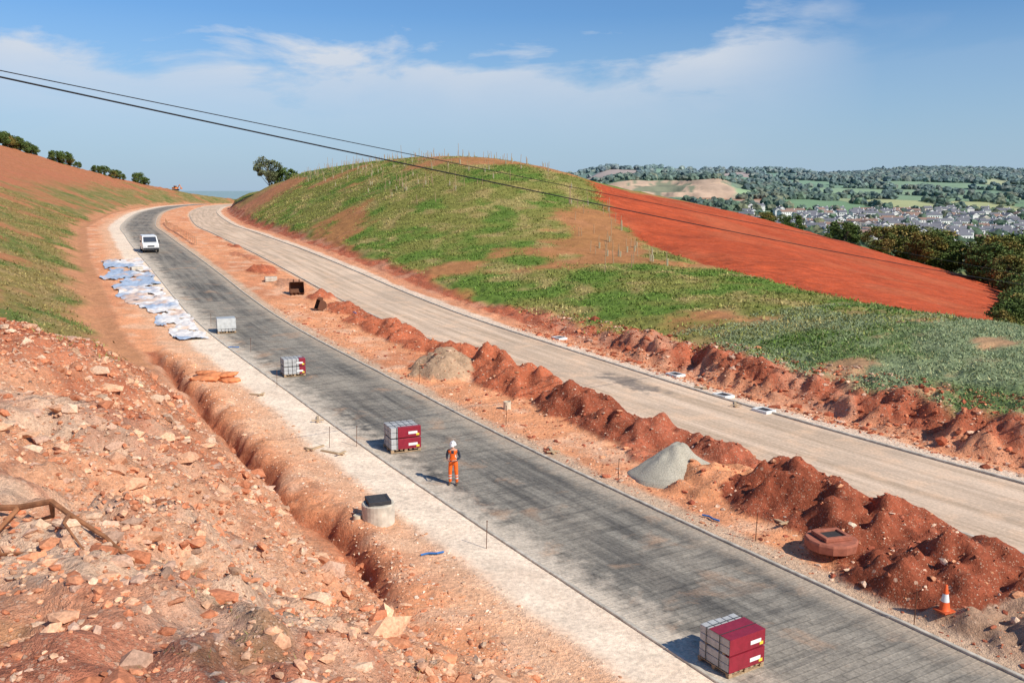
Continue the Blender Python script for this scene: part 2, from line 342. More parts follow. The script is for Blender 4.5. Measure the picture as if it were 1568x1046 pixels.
dark_patch=q.math('SUBTRACT',1.0,q.ramp(q.math('ADD',vm.outputs['Value'],q.ramp(q.noise(ob,1.2,4),.3,.7,-.6,.6)),.45,1.1))  # darker patch around one point of the road, edge broken by noise
base=q.mix(q.math('MULTIPLY',dark_patch,.8),base,(.17,.145,.125))
q.col(q.scale(base,q.ramp(fine,.3,.7,.8,1.2)));q.bump(fine,.3,.02);ROADB=q.m
strip('road',0,6.25,.0,ROADA);strip('road',14,20.95,.0,ROADB)
CONC=simple('concrete',(.54,.48,.39),.9,.3,3,.02)
def sweepbox(name,v0,v1,z0,z1,mat,L_=.914,gap=.006,s0=i0(-4),s1=i0(330)):
    s=s0;ss_=[]
    while s<s1:
        ln=L_ if s<160 else L_*4
        ss_.append((s,s+ln-gap));s+=ln
    A_=np.array(ss_);m=len(A_)
    cs=[(v0,z0),(v0,z1-.015),(v0+.015,z1),(v1-.015,z1),(v1,z1-.015),(v1,z0)]
    jit=rng.normal(0,.006,m)
    P=[]
    for e in (0,1):
        for (a,b) in cs:
            x,y=xy_of(A_[:,e],a+jit);zz=np.interp(A_[:,e],SS,ZR)+b+jit*.3;P.append(np.stack([x,y,zz],1))
    V=np.stack(P,1).reshape(-1,3)
    b=np.arange(m)[:,None,None]*12
    f=[[i,i+1,i+7,i+6] for i in range(5)]+[[0,5,4,1],[1,4,3,2],[6,7,10,11],[7,8,9,10]]
    F=(np.array(f)[None]+b).reshape(-1,4)
    return mk(name,V,F,mat)
sweepbox('kerb',-.14,-.01,-.1,.045,CONC)
sweepbox('kerb',6.27,6.40,-.1,.07,CONC)
sweepbox('kerb',13.83,13.97,-.1,.05,CONC)
sweepbox('kerb',20.97,21.12,-.1,.09,CONC)

# ---------------------------------------------------------------- FAR countryside
def qzone(x,y):
    xn=x+25*fbm(x,y,45,3,35);yn=y+30*fbm(x,y,70,3,33)
    return xn,yn
def farz(x,y):
    x=np.asarray(x,float);y=np.asarray(y,float)
    base=np.interp(y,[-3000,-300,250,330,450,650,1000,1400,1800,2300,2800,4000,14000],[-30,-20,-28,-34,-36,-25,-8,16,44,84,64,40,0])
    lf=-34+0*x+np.interp(y,[0,5000,9000,14000],[0,0,95,60])
    w=ss(x,-150,250)
    z=lf*(1-w)+base*w
    z=z+w*(fbm(x,y,900,3,1)*np.interp(y,[300,1200,2300],[3,14,34])+fbm(x,y,220,3,2)*np.interp(y,[300,1200,2300],[2,6,10]))
    xn,yn=qzone(x,y)
    qx=np.exp(-((x-250)/165)**4)
    tgt=np.interp(yn,[1120,1290,1297,1318,1325,1350,1356,1500,1750],[5,9,17,19,26,28,35,40,46])+3*fbm(x,y,50,3,36)-12*ss(abs(xn-240),60,150)*ss(yn,1250,1340)
    qy=ss(y,1080,1250)*(1-ss(y,1500,1800))
    return z*(1-qx*qy)+tgt*qx*qy
xa=steps([(-12000,-2500,900),(-2500,-300,110),(-300,60,11),(60,400,5),(400,1700,11),(1700,3500,60),(3500,12000,900)])
ya=steps([(-6000,-400,700),(-400,200,60),(200,1100,9),(1100,1270,12),(1270,1380,3),(1380,2700,12),(2700,4500,80),(4500,16000,700)])
X,Y=np.meshgrid(xa,ya,indexing='ij');fx=X.ravel();fy=Y.ravel();fz=farz(fx,fy)
nearm=(fy<230)&(fy>-120)&(fx<150)&(fx>-330);fz=np.where(nearm,np.minimum(fz,-32),fz)
seeds=np.stack([rng.uniform(-400,2600,520),rng.uniform(200,3400,520)],1);scv=np.array([1,.7])
def vor(x,y):
    xw=x+fbm(x,y,150,2,4)*25;yw=y+fbm(x,y,150,2,6)*25
    o1=np.empty(len(x),int);d1=np.empty(len(x));d2=np.empty(len(x))
    for a in range(0,len(x),8000):
        q_=np.stack([xw[a:a+8000],yw[a:a+8000]],1)*scv
        D=np.sqrt(((q_[:,None]-(seeds*scv)[None])**2).sum(-1));p_=np.argpartition(D,1,axis=1)[:,:2]
        dd=np.take_along_axis(D,p_,1);sw=dd[:,0]>dd[:,1];p_[sw]=p_[sw][:,::-1];dd.sort(axis=1)
        o1[a:a+8000]=p_[:,0];d1[a:a+8000]=dd[:,0];d2[a:a+8000]=dd[:,1]
    return o1,d2-d1
pal=np.array([(.17,.29,.09),(.13,.24,.07),(.24,.34,.12),(.40,.40,.13),(.42,.27,.16),(.20,.30,.10),(.15,.25,.08),(.34,.38,.12)])
scol=pal[rng.integers(0,8,520)]*(1+rng.normal(0,.08,(520,1)))
o1,de=vor(fx,fy)
fcx=scol[o1]*(1-(de<6)[:,None]*.55)
def haze(c,y,k_=5600):  # aerial haze painted into the colours, bluer with distance
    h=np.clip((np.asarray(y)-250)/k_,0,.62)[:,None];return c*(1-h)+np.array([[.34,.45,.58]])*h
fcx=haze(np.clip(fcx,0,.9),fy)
qn=fbm(fx,fy,30,4,5);xn,yn=qzone(fx,fy)
qm=(1-ss(abs(xn-235),88,98))*ss(yn,1284,1288)*(1-ss(yn,1358,1361))
bench=np.interp(yn,[1286,1290,1297,1300,1316,1319,1325,1328,1348,1352,1356],[.75,.8,.8,1.05,1.1,.75,.75,1.05,1.1,.7,.75])
qc=np.array([[.60,.40,.25]])*(bench*(1+.45*qn))[:,None]
qc=np.where((qn>.22)[:,None],np.array([[.20,.20,.10]]),qc)
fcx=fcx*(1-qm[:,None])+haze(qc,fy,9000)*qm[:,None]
qm2=(1-ss(np.hypot((xn-285)/62,(yn-1215)/34),.9,1));fcx=fcx*(1-qm2[:,None])+np.array([[.50,.27,.16]])*(1+.3*qn[:,None])*qm2[:,None]
fcx=np.clip(fcx,.01,.9)
I=np.arange(X.size).reshape(X.shape);F=np.stack([I[:-1,:-1],I[1:,:-1],I[1:,1:],I[:-1,1:]],-1).reshape(-1,4)
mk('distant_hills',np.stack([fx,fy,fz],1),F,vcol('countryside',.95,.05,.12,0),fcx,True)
def ico(sub):
    import bmesh
    bm=bmesh.new();bmesh.ops.create_icosphere(bm,subdivisions=sub,radius=1);V=np.array([v.co[:] for v in bm.verts]);F=np.array([[v.index for v in f.verts] for f in bm.faces]);bm.free();return V,F
I1=ico(1);I2=ico(2)
def blobs(name,pos,size,cols,mat,tmpl=I2,rough=.25,sm=False,colvar=.0):
    V,F=tmpl;m=len(pos);nv=len(V)
    th=rng.uniform(0,2*np.pi,m);ct,sn=np.cos(th),np.sin(th)
    D=V[None]*(1+rng.normal(0,rough,(m,nv,1)))*size[:,None,:]
    x=D[...,0]*ct[:,None]-D[...,1]*sn[:,None];y=D[...,0]*sn[:,None]+D[...,1]*ct[:,None]
    P=np.stack([x,y,D[...,2]],-1)+pos[:,None,:]
    C=np.repeat(cols[:,None,:],nv,1)*(1+rng.normal(0,colvar,(m,nv,1)) if colvar else 1)
    FF=F[None]+(np.arange(m)*nv)[:,None,None]
    return mk(name,P.reshape(-1,3),FF.reshape(-1,3),mat,np.clip(C.reshape(-1,3),.005,.95),sm)
N_=80000
wx=rng.uniform(-100,2100,N_);wy=rng.uniform(300,2650,N_)
_,de=vor(wx,wy)
wd=fbm(wx,wy,330,4,13)
town=(wx>.22*wy)&(wx<.75*wy)&(wy>540)&(wy<1080)
xn,yn=qzone(wx,wy)
quarry=((abs(xn-240)<112)&(yn>1255)&(yn<1362))|((abs(wx-.195*wy)<70)&(wy>1130)&(wy<1262))
keep=((de<5)&(rng.random(N_)<.85))|((wd>.20)&(rng.random(N_)<.8))|((wy<500)&(wy>330)&(rng.random(N_)<.4))|(town&(rng.random(N_)<.09))|((abs(wx-240)<190)&(wy>1362)&(wy<1400)&(rng.random(N_)<.6))
keep&=~quarry;keep&=~(town&(rng.random(N_)<.6)&(de<5))
keep&=(wx>.05*wy)&(wx<.80*wy)
wx,wy=wx[keep][:9800],wy[keep][:9800]
m=len(wx);r=rng.uniform(3.,6.0,m)*np.interp(wy,[300,2500],[.8,1.4])
pos=np.stack([wx,wy,farz(wx,wy)+r*.55],1);sz=np.stack([r*1.1,r*1.1,r*.95],1)
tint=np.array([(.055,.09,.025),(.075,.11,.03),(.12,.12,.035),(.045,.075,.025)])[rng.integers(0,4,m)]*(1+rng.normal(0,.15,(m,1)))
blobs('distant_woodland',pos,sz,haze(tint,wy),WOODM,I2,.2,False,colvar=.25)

# ---------------------------------------------------------------- mesh builder
def boxv(x0,x1,y0,y1,z0,z1):
    V=[(x0,y0,z0),(x1,y0,z0),(x1,y1,z0),(x0,y1,z0),(x0,y0,z1),(x1,y0,z1),(x1,y1,z1),(x0,y1,z1)]
    F=[(0,3,2,1),(4,5,6,7),(0,1,5,4),(1,2,6,5),(2,3,7,6),(3,0,4,7)];return V,F
class MB:
    def __init__(s):s.V=[];s.F=[];s.M=[]
    def add(s,VF,m=0,mat=None):
        V,F=VF;b=len(s.V)
        if mat is not None:V=[tuple(mat@Vector(v)) for v in V]
        s.V+=list(V);s.F+=[tuple(i+b for i in f) for f in F];s.M+=[m]*len(F)
    def box(s,x0,x1,y0,y1,z0,z1,m=0,mat=None):s.add(boxv(x0,x1,y0,y1,z0,z1),m,mat)
    def lathe(s,prof,m=0,n=24,mat=None,cap=True):
        V=[];F=[]
        for r,z in prof:V+=[(r*math.cos(2*math.pi*i/n),r*math.sin(2*math.pi*i/n),z) for i in range(n)]
        for j in range(len(prof)-1):F+=[(j*n+i,j*n+(i+1)%n,(j+1)*n+(i+1)%n,(j+1)*n+i) for i in range(n)]
        if cap:F+=[tuple(range(n))[::-1],tuple(range((len(prof)-1)*n,len(prof)*n))]
        s.add((V,F),m,mat)
    def cyl(s,r0,r1,z0,z1,m=0,n=16,mat=None):s.lathe([(r0,z0),(r1,z1)],m,n,mat)
    def prism(s,poly,x0,x1,m=0,mat=None):
        n=len(poly);V=[(x0,a,b) for a,b in poly]+[(x1,a,b) for a,b in poly]
        F=[(i,(i+1)%n,n+(i+1)%n,n+i) for i in range(n)]+[tuple(range(n))[::-1],tuple(range(n,2*n))];s.add((V,F),m,mat)
    def mesh(s,name,mats,smooth=False):
        me=bpy.data.meshes.new(name);me.from_pydata(s.V,[],s.F);me.update()
        for m in mats:me.materials.append(m)
        me.polygons.foreach_set('material_index',s.M)
        me.polygons.foreach_set('use_smooth',[smooth]*len(s.F))
        return me
    def obj(s,name,mats,loc=(0,0,0),rz=0,bevel=0,smooth=False,parent=None,scale=1):
        o=bpy.data.objects.new(name,s.mesh(name,mats,smooth=smooth));COL.objects.link(o);o.location=loc;o.rotation_euler=(0,0,rz);o.scale=(scale,)*3
        if bevel:
            b=o.modifiers.new('b','BEVEL');b.width=bevel;b.segments=2;b.limit_method='ANGLE'
        if parent:o.parent=parent
        return o
def empty(name,loc,rz=0,sc=1):
    o=bpy.data.objects.new(name,None);COL.objects.link(o);o.location=loc;o.rotation_euler=(0,0,rz);o.scale=(sc,)*3;o.empty_display_size=.2;return o
WALL=simple('white_render',(.82,.80,.77),.9,.06);WALL2=simple('cream_render',(.72,.64,.53),.9,.06);ROOF=simple('slate_roof',(.17,.17,.19),.8,.2);ROOF2=simple('tile_roof',(.28,.18,.14),.85,.2);GLASS=simple('window_glass',(.05,.06,.08),.2,.05,spec=.5)
def house(w,d,h,rh,wall,roof,name,n=2):
    b=MB();b.box(-w/2,w/2,-d/2,d/2,-3,h,0)
    e=.4
    b.add(([(-w/2-e,-d/2-e,h-.1),(w/2+e,-d/2-e,h-.1),(w/2+e,d/2+e,h-.1),(-w/2-e,d/2+e,h-.1),(-w/2-e,0,h+rh),(w/2+e,0,h+rh)],[(0,1,5,4),(2,3,4,5),(0,3,2,1)]),1)
    b.add(([(-w/2,-d/2,h-.12),(-w/2,d/2,h-.12),(-w/2,0,h+rh-.25),(w/2,-d/2,h-.12),(w/2,d/2,h-.12),(w/2,0,h+rh-.25)],[(0,2,1),(3,4,5)]),0)
    for cx in np.linspace(-w/2+1.4,w/2-1.4,n*2):
        for cz in (1.4,4.0):
            b.box(cx-.5,cx+.5,-d/2-.05,-d/2+.1,cz-.5,cz+.6,2);b.box(cx-.5,cx+.5,d/2-.1,d/2+.05,cz-.5,cz+.6,2)
    b.box(-.45,.45,-d/2-.06,-d/2+.1,0,2.1,2)
    b.box(w/2-1.2,w/2-.4,-.4,.4,h+rh*.5,h+rh+1.0,0)
    return b.mesh(name,[wall,roof,GLASS])
HM=[house(8,7.5,5.8,2.2,WALL,ROOF,'white_house'),house(15,7.5,5.8,2.2,WALL,ROOF,'white_house_pair',3),house(9,8,5.6,2.4,WALL2,ROOF,'cream_house'),house(20,8,5.6,2.2,WALL,ROOF2,'terrace',4),house(8,8,5.6,2.4,WALL,ROOF2,'h')]
hn=['white_house','white_semi_detached_house','cream_house','white_terraced_house','white_house']
for row in range(26):
    y0=560+row*19+rng.normal(0,3);a0=.235+.05*rng.random();x=a0*y0
    curve=rng.normal(0,.10)
    while x<.66*y0:
        kx=int(rng.choice(5,p=[.35,.25,.15,.13,.12]));w=[8,15,9,20,8][kx]
        yy=y0+curve*(x-.45*y0)+rng.normal(0,4)
        dens=fbm(np.array([x]),np.array([yy]),120,2,40)[0]
        pr=.8 if dens>-.15 else .3
        if x<.34*y0 and y0<800:pr*=.5
        if rng.random()<pr:
            o=bpy.data.objects.new(hn[kx],HM[kx]);COL.objects.link(o);o.location=(x,yy,float(farz(x,yy)));o.rotation_euler=(0,0,math.atan(curve)+rng.choice([0,0,math.pi/2])+rng.normal(0,.2))
        x+=w+rng.uniform(2,13)
# ---------------------------------------------------------------- trees
BARK=simple('bark',(.12,.09,.065),.95,.3,6,.03)
def limb(b,p0,p1,r0,r1,n=7,m=0):
    p0=Vector(p0);p1=Vector(p1);d=(p1-p0);q_=d.to_track_quat('Z','Y').to_matrix().to_4x4();M_=Matrix.Translation(p0)@q_;b.cyl(r0,r1,0,d.length,m,n,M_)
def treemesh(name,h,cw,ncl,nleaf,ls,pal_,base=.25,seed=0):
    r_=np.random.default_rng(seed);b=MB()
    bend=[(0,0,0)]
    for i in range(1,5):bend.append((r_.normal(0,.02*h),r_.normal(0,.02*h),h*.16*i))
    for i in range(4):limb(b,bend[i],bend[i+1],h*.03*(1-i*.2),h*.03*(1-(i+1)*.2))
    cl=[]
    for i in range(ncl):
        a=r_.uniform(0,6.28);u=r_.uniform(-1,1);rad=r_.uniform(.35,1)**.6
        z_=h*(base+(1-base)*(.5+.46*u));rr=cw*.5*math.sqrt(max(.05,1-(u*.92)**2))*rad
        p=(rr*math.cos(a)*.9,rr*math.sin(a)*.9,z_);cl.append(p)
        if i<ncl*.5:
            st_=bend[r_.integers(1,5)];mid=tuple((st_[j]*.5+p[j]*.5)+r_.normal(0,.02*h) for j in range(3))
            limb(b,st_,mid,h*.010,h*.007,5);limb(b,mid,p,h*.007,h*.003,5)
    nbv=len(b.V)
    cl=np.array(cl);k_=r_.integers(0,ncl,nleaf);cr=cw*.17*r_.uniform(.5,1.3,ncl)
    dv=r_.normal(0,1,(nleaf,3));dv/=np.linalg.norm(dv,axis=1)[:,None];dv*=(r_.random(nleaf)**.4)[:,None]
    P=cl[k_]+dv*cr[k_][:,None]*np.array([1,1,.75])
    A1=r_.normal(0,1,(nleaf,3));A1/=np.linalg.norm(A1,axis=1)[:,None];B1=np.cross(A1,r_.normal(0,1,(nleaf,3)));B1/=np.linalg.norm(B1,axis=1)[:,None]
    sz=ls*r_.uniform(.6,1.3,(nleaf,1))
    V=np.stack([P-A1*sz,P+B1*sz*.6,P+A1*sz,P-B1*sz*.6],1).reshape(-1,3)
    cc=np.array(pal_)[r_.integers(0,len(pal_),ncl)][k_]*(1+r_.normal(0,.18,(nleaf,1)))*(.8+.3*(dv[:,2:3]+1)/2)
    V0=np.array(b.V);quads=np.arange(nleaf*4).reshape(-1,4)+nbv
    faces=list(b.F)+[tuple(f) for f in quads.tolist()]
    me=bpy.data.meshes.new(name);me.from_pydata(np.vstack([V0,V]).tolist(),[],faces);me.materials.append(BARK);me.materials.append(LEAFM)
    me.polygons.foreach_set('material_index',np.array([0]*len(b.F)+[1]*nleaf,np.int32))
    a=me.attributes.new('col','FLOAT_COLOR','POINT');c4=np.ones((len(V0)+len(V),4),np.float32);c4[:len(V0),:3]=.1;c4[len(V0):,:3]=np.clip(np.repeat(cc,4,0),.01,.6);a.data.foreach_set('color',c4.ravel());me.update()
    return me
GR=[(.08,.12,.03),(.10,.15,.04),(.13,.165,.048)];AU=[(.24,.195,.05),(.16,.17,.045),(.30,.22,.07),(.13,.15,.04)]
T=[treemesh('broadleaf_tree',10,9,45,6000,.28,GR,.12,1),treemesh('autumn_tree',10,10,40,6000,.28,AU,.1,2),treemesh('airy_tree',10,8.5,26,3200,.26,[(.15,.16,.08),(.12,.14,.06)],.3,3),treemesh('bush',4,6,26,3000,.22,GR,-.05,4),treemesh('bush_autumn',4,6,26,3000,.22,AU,-.05,5)]
def putt(k_,name,x,y,sc=1,z=None,sz=None):
    o=bpy.data.objects.new(name,T[k_]);COL.objects.link(o);z=g1(x,y) if z is None else z
    o.location=(x,y,z-.15*sc);o.scale=(sc*(sz or 1),sc*(sz or 1),sc);o.rotation_euler=(0,0,random.uniform(0,6.28));return o
putt(2,'broadleaf_tree',-76,281,1.05);putt(3,'round_bush',-71,283,1.4)
for (yc,dv_,sc,k_) in [(348,0,1.2,3),(351,2,1.1,3),(354,1,1.2,3),(356,2,1.1,4),(358,1,1.2,3),(360,2,1.0,3),(362,2,.9,3),(364,1,.7,3),(370,1,1.0,3),(372,2,1.2,3),(374,1,.9,4),(376,2,.6,3),(384,1,.7,3),(388,1,.9,3),(391,2,.7,4),(394,1,.9,3),(397,1,.6,3),(407,1,1.1,3),(410,2,.8,3)]:
    s_i=i0(yc);x,y=xy_of(s_i,-7-float(np.interp(yc,DY,DD))+dv_);putt(k_,'hedgerow_bush',float(x),float(y),sc)
for (x,y,sc,k_) in [(88,200,.9,1),(97,207,1.0,1),(107,200,1.0,0),(108,190,1.0,1),(118,206,1.1,0),(78,212,.75,0),(68,216,.6,0),(62,219,.5,1),(126,215,1.1,0),(101,186,.95,1),(95,178,.9,0),(92,172,.75,0),(84,181,.65,1),(88,184,.8,0),(90,165,.85,1),(86,160,.7,0),(95,168,1.0,0),(84,150,.6,1),(80,194,.6,1),(75,200,.55,0),(104,180,1.0,1),(110,197,1.1,0),(93,192,.9,1)]:
    putt(k_,'autumn_tree' if k_==1 else 'broadleaf_tree',x,y,sc,sz=1.25)
for (x,y,sc,k_) in [(42.6,76,.4,4),(45,80,.5,3),(47,83,.4,4),(50,87.5,.55,3),(53,93,.6,4),(56,98,.7,3),(59,103,.6,4),(63,108,.8,3),(67,115,.8,4),(71,122,.9,3),(74,128,.8,4),(78,135,1.0,3),(81,141,.9,4),(84,148,.9,3),(88,157,1.0,4),(90,163,.8,3)]:
    putt(k_,'field_edge_bush',x,y,sc)

# ---------------------------------------------------------------- rocks / rubble
def scatter_rocks(name,n_,region,smin,smax,cols,embed=.25,alpha=2.2):
    x,y=region(n_);s,v=sv_of(x,y);z_=parts(x,y,s,v)[0];ok=~(((v>-.3)&(v<6.5))|((v>13.7)&(v<21.2)));x,y,z_=x[ok],y[ok],z_[ok];m=len(x)
    r=smin*(1-rng.random(m))**(-1/alpha);r=np.minimum(r,smax*rng.uniform(.5,1,m))
    sz=np.stack([r*rng.uniform(.9,1.5,m),r*rng.uniform(.6,1,m),r*rng.uniform(.35,.8,m)],1)
    cc=np.array(cols)[rng.integers(0,len(cols),m)]*(1+rng.normal(0,.15,(m,1)))
    blobs(name,np.stack([x,y,z_+sz[:,2]*embed],1),sz,cc,ROCKM,I1,.24)
RC=[(.68,.37,.22),(.64,.27,.14),(.68,.46,.31),(.54,.20,.10),(.70,.41,.25),(.58,.36,.25)]
def sv_region(s0,s1,v0,v1,noise=None):
    def f(n_):
        s=s0+(s1-s0)*rng.random(n_);v=v0+(v1-v0)*rng.random(n_)
        if noise:
            x,y=xy_of(s,v);kf=fbm(x,y,noise,3,50)>rng.normal(-.1,.25,n_);s,v=s[kf],v[kf]
        return xy_of(s,v)
    return f
scatter_rocks('rubble_stones',27000,sv_region(i0(6),i0(52),-24,-5.8,noise=4),.042,.38,RC,.25,2.25)
scatter_rocks('rubble_stones',8000,sv_region(i0(4),i0(30),-13,-3.5),.025,.18,RC,.25,2.3)
scatter_rocks('verge_stones',2200,sv_region(i0(12),i0(60),-4.6,-1.9),.018,.09,[(.76,.5,.33),(.66,.34,.19),(.76,.6,.46)],.2)
scatter_rocks('loose_stones',6500,sv_region(i0(14),i0(75),6.7,13.6),.022,.17,[(.44,.14,.075),(.64,.3,.16),(.72,.5,.35),(.36,.10,.055)],.2)
scatter_rocks('clods',7000,sv_region(i0(20),i0(60),21.8,28),.03,.30,[(.44,.13,.065),(.56,.22,.11),(.66,.42,.29),(.36,.10,.05)],.2)

# ---------------------------------------------------------------- grass
def tufts(name,x,y,hmin,hmax,cols,nb_=5,wid=.05,spread=.25,lean=.35):
    m=len(x);z_=gz(x,y)
    X_=np.repeat(x,nb_)+rng.normal(0,spread,m*nb_);Y_=np.repeat(y,nb_)+rng.normal(0,spread,m*nb_);Z_=np.repeat(z_,nb_)-.04
    h=rng.uniform(hmin,hmax,m*nb_)*np.repeat(rng.uniform(.6,1.2,m),nb_);a=rng.uniform(0,6.28,m*nb_);w=wid*rng.uniform(.6,1.3,m*nb_)
    dx=np.cos(a)*w;dy=np.sin(a)*w;lx=rng.normal(0,lean,m*nb_)*h;ly=rng.normal(0,lean,m*nb_)*h
    P=np.stack([np.stack([X_-dx,Y_-dy,Z_],1),np.stack([X_+dx,Y_+dy,Z_],1),np.stack([X_+lx,Y_+ly,Z_+h],1)],1).reshape(-1,3)
    cc=np.repeat(np.repeat(cols*(1+rng.normal(0,.2,(m,1))),nb_,0)*(1+rng.normal(0,.1,(m*nb_,1))),3,0)
    return mk(name,P,np.arange(m*nb_*3).reshape(-1,3),LEAFM,np.clip(cc,.01,.6))
def gpos(n_,s0,s1,v0,v1):
    s=s0+(s1-s0)*rng.random(n_);v=v0+(v1-v0)*rng.random(n_);x,y=xy_of(s,v);return x,y,s,v
x,y,s,v=gpos(62000,i0(38),i0(235),25.8,68)
kp=(fbm(x,y,12,5,17)<rng.normal(.20,.07,len(x)))&~inpoly(x,y,FIELD)&(y-x*.35>46)&(np.exp(-(((x+72)/17)**2+((y-215)/38)**2)**1.5)<rng.uniform(.1,.6,len(x)))&(v>26+fbm(x,y,5,3,8))
x,y=x[kp],y[kp];n4_=fbm(x,y,5,4,8);n6=fbm(x,y,2.6,4,12)
cg=np.repeat(L((.235,.245,.065)),len(x),0);cg=mixc(cg,(.12,.22,.035),ss(n4_,-.1,.3)*.85);cg=mixc(cg,(.46,.36,.15),ss(n6,.05,.45)*.8)
tufts('hillside_grass',x,y,.06,.26,cg,4,.08,.38,.6)
x,y,s,v=gpos(38000,i0(22),i0(75),25.0,46)
kp=(y-x*.35<60)&(fbm(x,y,3,4,19)<rng.normal(.14,.1,len(x)))&~inpoly(x,y,FIELD)&(v+1.8*fbm(x,y,5,4,8)>25.6+1.0*rng.random(len(x)))
x,y=x[kp],y[kp];cg=mixc(np.repeat(L((.29,.345,.19)),len(x),0),(.18,.26,.08),ss(fbm(x,y,5,4,8),0,.4));cg=mixc(cg,(.44,.40,.2),(rng.random(len(x))<.15)*.8)
tufts('weedy_grass',x,y,.05,.20,cg,6,.04,.25,.7)
x,y,s,v=gpos(34000,i0(48),i0(200),-50,-7.8)
kp=(fbm(x,y,8,5,4)<rng.normal(.14,.1,len(x)))&(-v+fbm(x,y,5,4,8)*7+fbm(x,y,9,3,5)*4<rng.uniform(19,31,len(x)))&(-v+fbm(x,y,5,4,8)*2.5>8.7)
x,y=x[kp],y[kp];cg=mixc(np.repeat(L((.30,.24,.085)),len(x),0),(.15,.20,.05),ss(fbm(x,y,5,4,8),0,.4));cg=mixc(cg,(.42,.27,.13),ss(fbm(x,y,1.3,3,9),0,.4)*.5)
tufts('slope_grass',x,y,.06,.24,cg,5,.06,.3,.6)
x,y,s,v=gpos(2600,i0(4),i0(26),-22,-6)
kp=fbm(x,y,1.2,3,21)>.15;x,y=x[kp],y[kp]
tufts('sparse_weeds',x,y,.04,.13,np.repeat(L((.30,.26,.10)),len(x),0),5,.010,.10,.7)

# ================================================================ OBJECTS
MAROON=simple('maroon_wrap',(.28,.018,.035),.35,.15,6,.004,spec=.5);GREYC=simple('grey_kerb_unit',(.44,.44,.43),.9,.15,9,.01);WOODP=simple('pallet_timber',(.42,.29,.17),.85,.25,10,.01)
WHITEP=simple('white_label',(.8,.8,.76),.6,.03);YEL=simple('yellow_label',(.75,.62,.06),.6,.03);STRAP=simple('strap',(.05,.05,.05),.5,.05);WRAPW=simple('clear_wrap',(.55,.56,.54),.35,.15,5,.01,spec=.5)
def pallet(name,x,y,rz,style,sc=1):
    e=empty(name,(x,y,g1(x,y)+.005),rz,sc)
    b=MB()
    for yy in (-.48,0,.48):b.box(-.58,.58,yy-.05,yy+.05,0,.022)
    for yy in (-.48,0,.48):
        for xx in (-.52,0,.52):b.box(xx-.06,xx+.06,yy-.05,yy+.05,.024,.095)
    for xx in np.linspace(-.53,.53,7):b.box(xx-.05,xx+.05,-.54,.54,.097,.118)
    b.obj('timber_pallet',[WOODP],bevel=.004,parent=e)
    b=MB()
    for lz in (.122,.56):
        for i in range(5):
            x0=-.56+i*.226;j=rng.normal(0,.012)
            for (za,zb) in ((0,.19),(.2,.39)):b.box(x0,x0+.208,-.50+j,.50+j,lz+za,lz+zb)
        for yy in (-.3,.3):
            if lz<.3:b.box(-.56,.56,yy-.04,yy+.04,lz+.395,lz+.433,1)
    b.obj('kerb_units',[GREYC,WOODP],bevel=.018,parent=e)
    b=MB()
    for lz in ((.118,.56) if style<3 else ()):
        y1={0:.18,1:-.42,2:-.2}[style] if lz>.3 else -.38
        x0=-.30 if style==1 else (-.575 if style==0 else .25)
        b.box(x0,.585,-.53,-.515,lz+.01,lz+.40,0);b.box(.572,.587,-.53,y1,lz+.01,lz+.40,0)
        b.box(x0,.587,-.53,y1,lz+.401,lz+.412,0)
        b.box(.1,.45,-.536,-.531,lz+.12,lz+.22,1);b.box(.40,.52,-.5375,-.532,lz+.05,lz+.13,2)
    if style==3:
        b.box(-.585,.585,-.54,-.525,.3,.97,3);b.box(-.587,-.572,-.52,.52,.3,.97,3);b.box(-.585,.585,-.54,.5,.957,.968,3)
    if b.V:b.obj('plastic_wrap',[MAROON,WHITEP,YEL,WRAPW],bevel=.004,parent=e)
    b=MB()
    for yy in (-.2,.25):
        for (z0,z1) in ((.12,.974),):
            b.box(-.595,-.59,yy-.012,yy+.012,z0,z1);b.box(.59,.595,yy-.012,yy+.012,z0,z1);b.box(-.595,.595,yy-.012,yy+.012,z1,z1+.004)
    b.obj('straps',[STRAP],parent=e)
    return e
RZ=R(31)
pallet('kerbstone_pallet',5.45,20.55,RZ,0,1.02)
pallet('kerbstone_pallet',-5.0,39.0,R(24),1,1.2)
pallet('kerbstone_pallet',-13.4,53.2,R(26),2,1.12)
pallet('kerbstone_pallet',-21.6,66.3,R(22),3,1.15)
# gravel heap
nr,na=26,64;rr=np.linspace(0,1,nr);aa=np.linspace(0,2*np.pi,na,endpoint=False)
RR,AA=np.meshgrid(rr,aa,indexing='ij');hx=6.75+RR*1.85*np.cos(AA)*(1+.12*np.sin(AA*2+1)+.06*np.sin(5*AA));hy=35.2+RR*1.6*np.sin(AA)*(1+.1*np.cos(AA*3))
bz=gz(hx.ravel(),hy.ravel());bm_=float(np.percentile(bz,30))
cz=np.clip(1-RR.ravel(),0,1);hh=np.minimum(1.35*cz**1.05,1.2-.5*RR.ravel()**2)*(1+.25*fbm(hx.ravel(),hy.ravel(),.8,3,90))
hz=bm_*(RR.ravel()<.99)+bz*(RR.ravel()>=.99)+hh-.12*(RR.ravel()>=.99)
I=np.arange(nr*na).reshape(nr,na);F=np.stack([I[:-1],np.roll(I[:-1],-1,1),np.roll(I[1:],-1,1),I[1:]],-1).reshape(-1,4)[:,::-1]
q=NT('grey_gravel');tc=q.n('ShaderNodeTexCoord').outputs['Object'];nn=q.noise(tc,22,3,.8);n0=q.noise(tc,1.5,3);q.col(q.scale((.47,.43,.34),q.math('MULTIPLY',q.ramp(nn,.3,.7,.65,1.35),q.ramp(n0,.3,.7,.88,1.12))));q.bump(nn,.8,.05)
mk('gravel_heap',np.stack([hx.ravel(),hy.ravel(),hz],1),F,q.m,smooth=True)
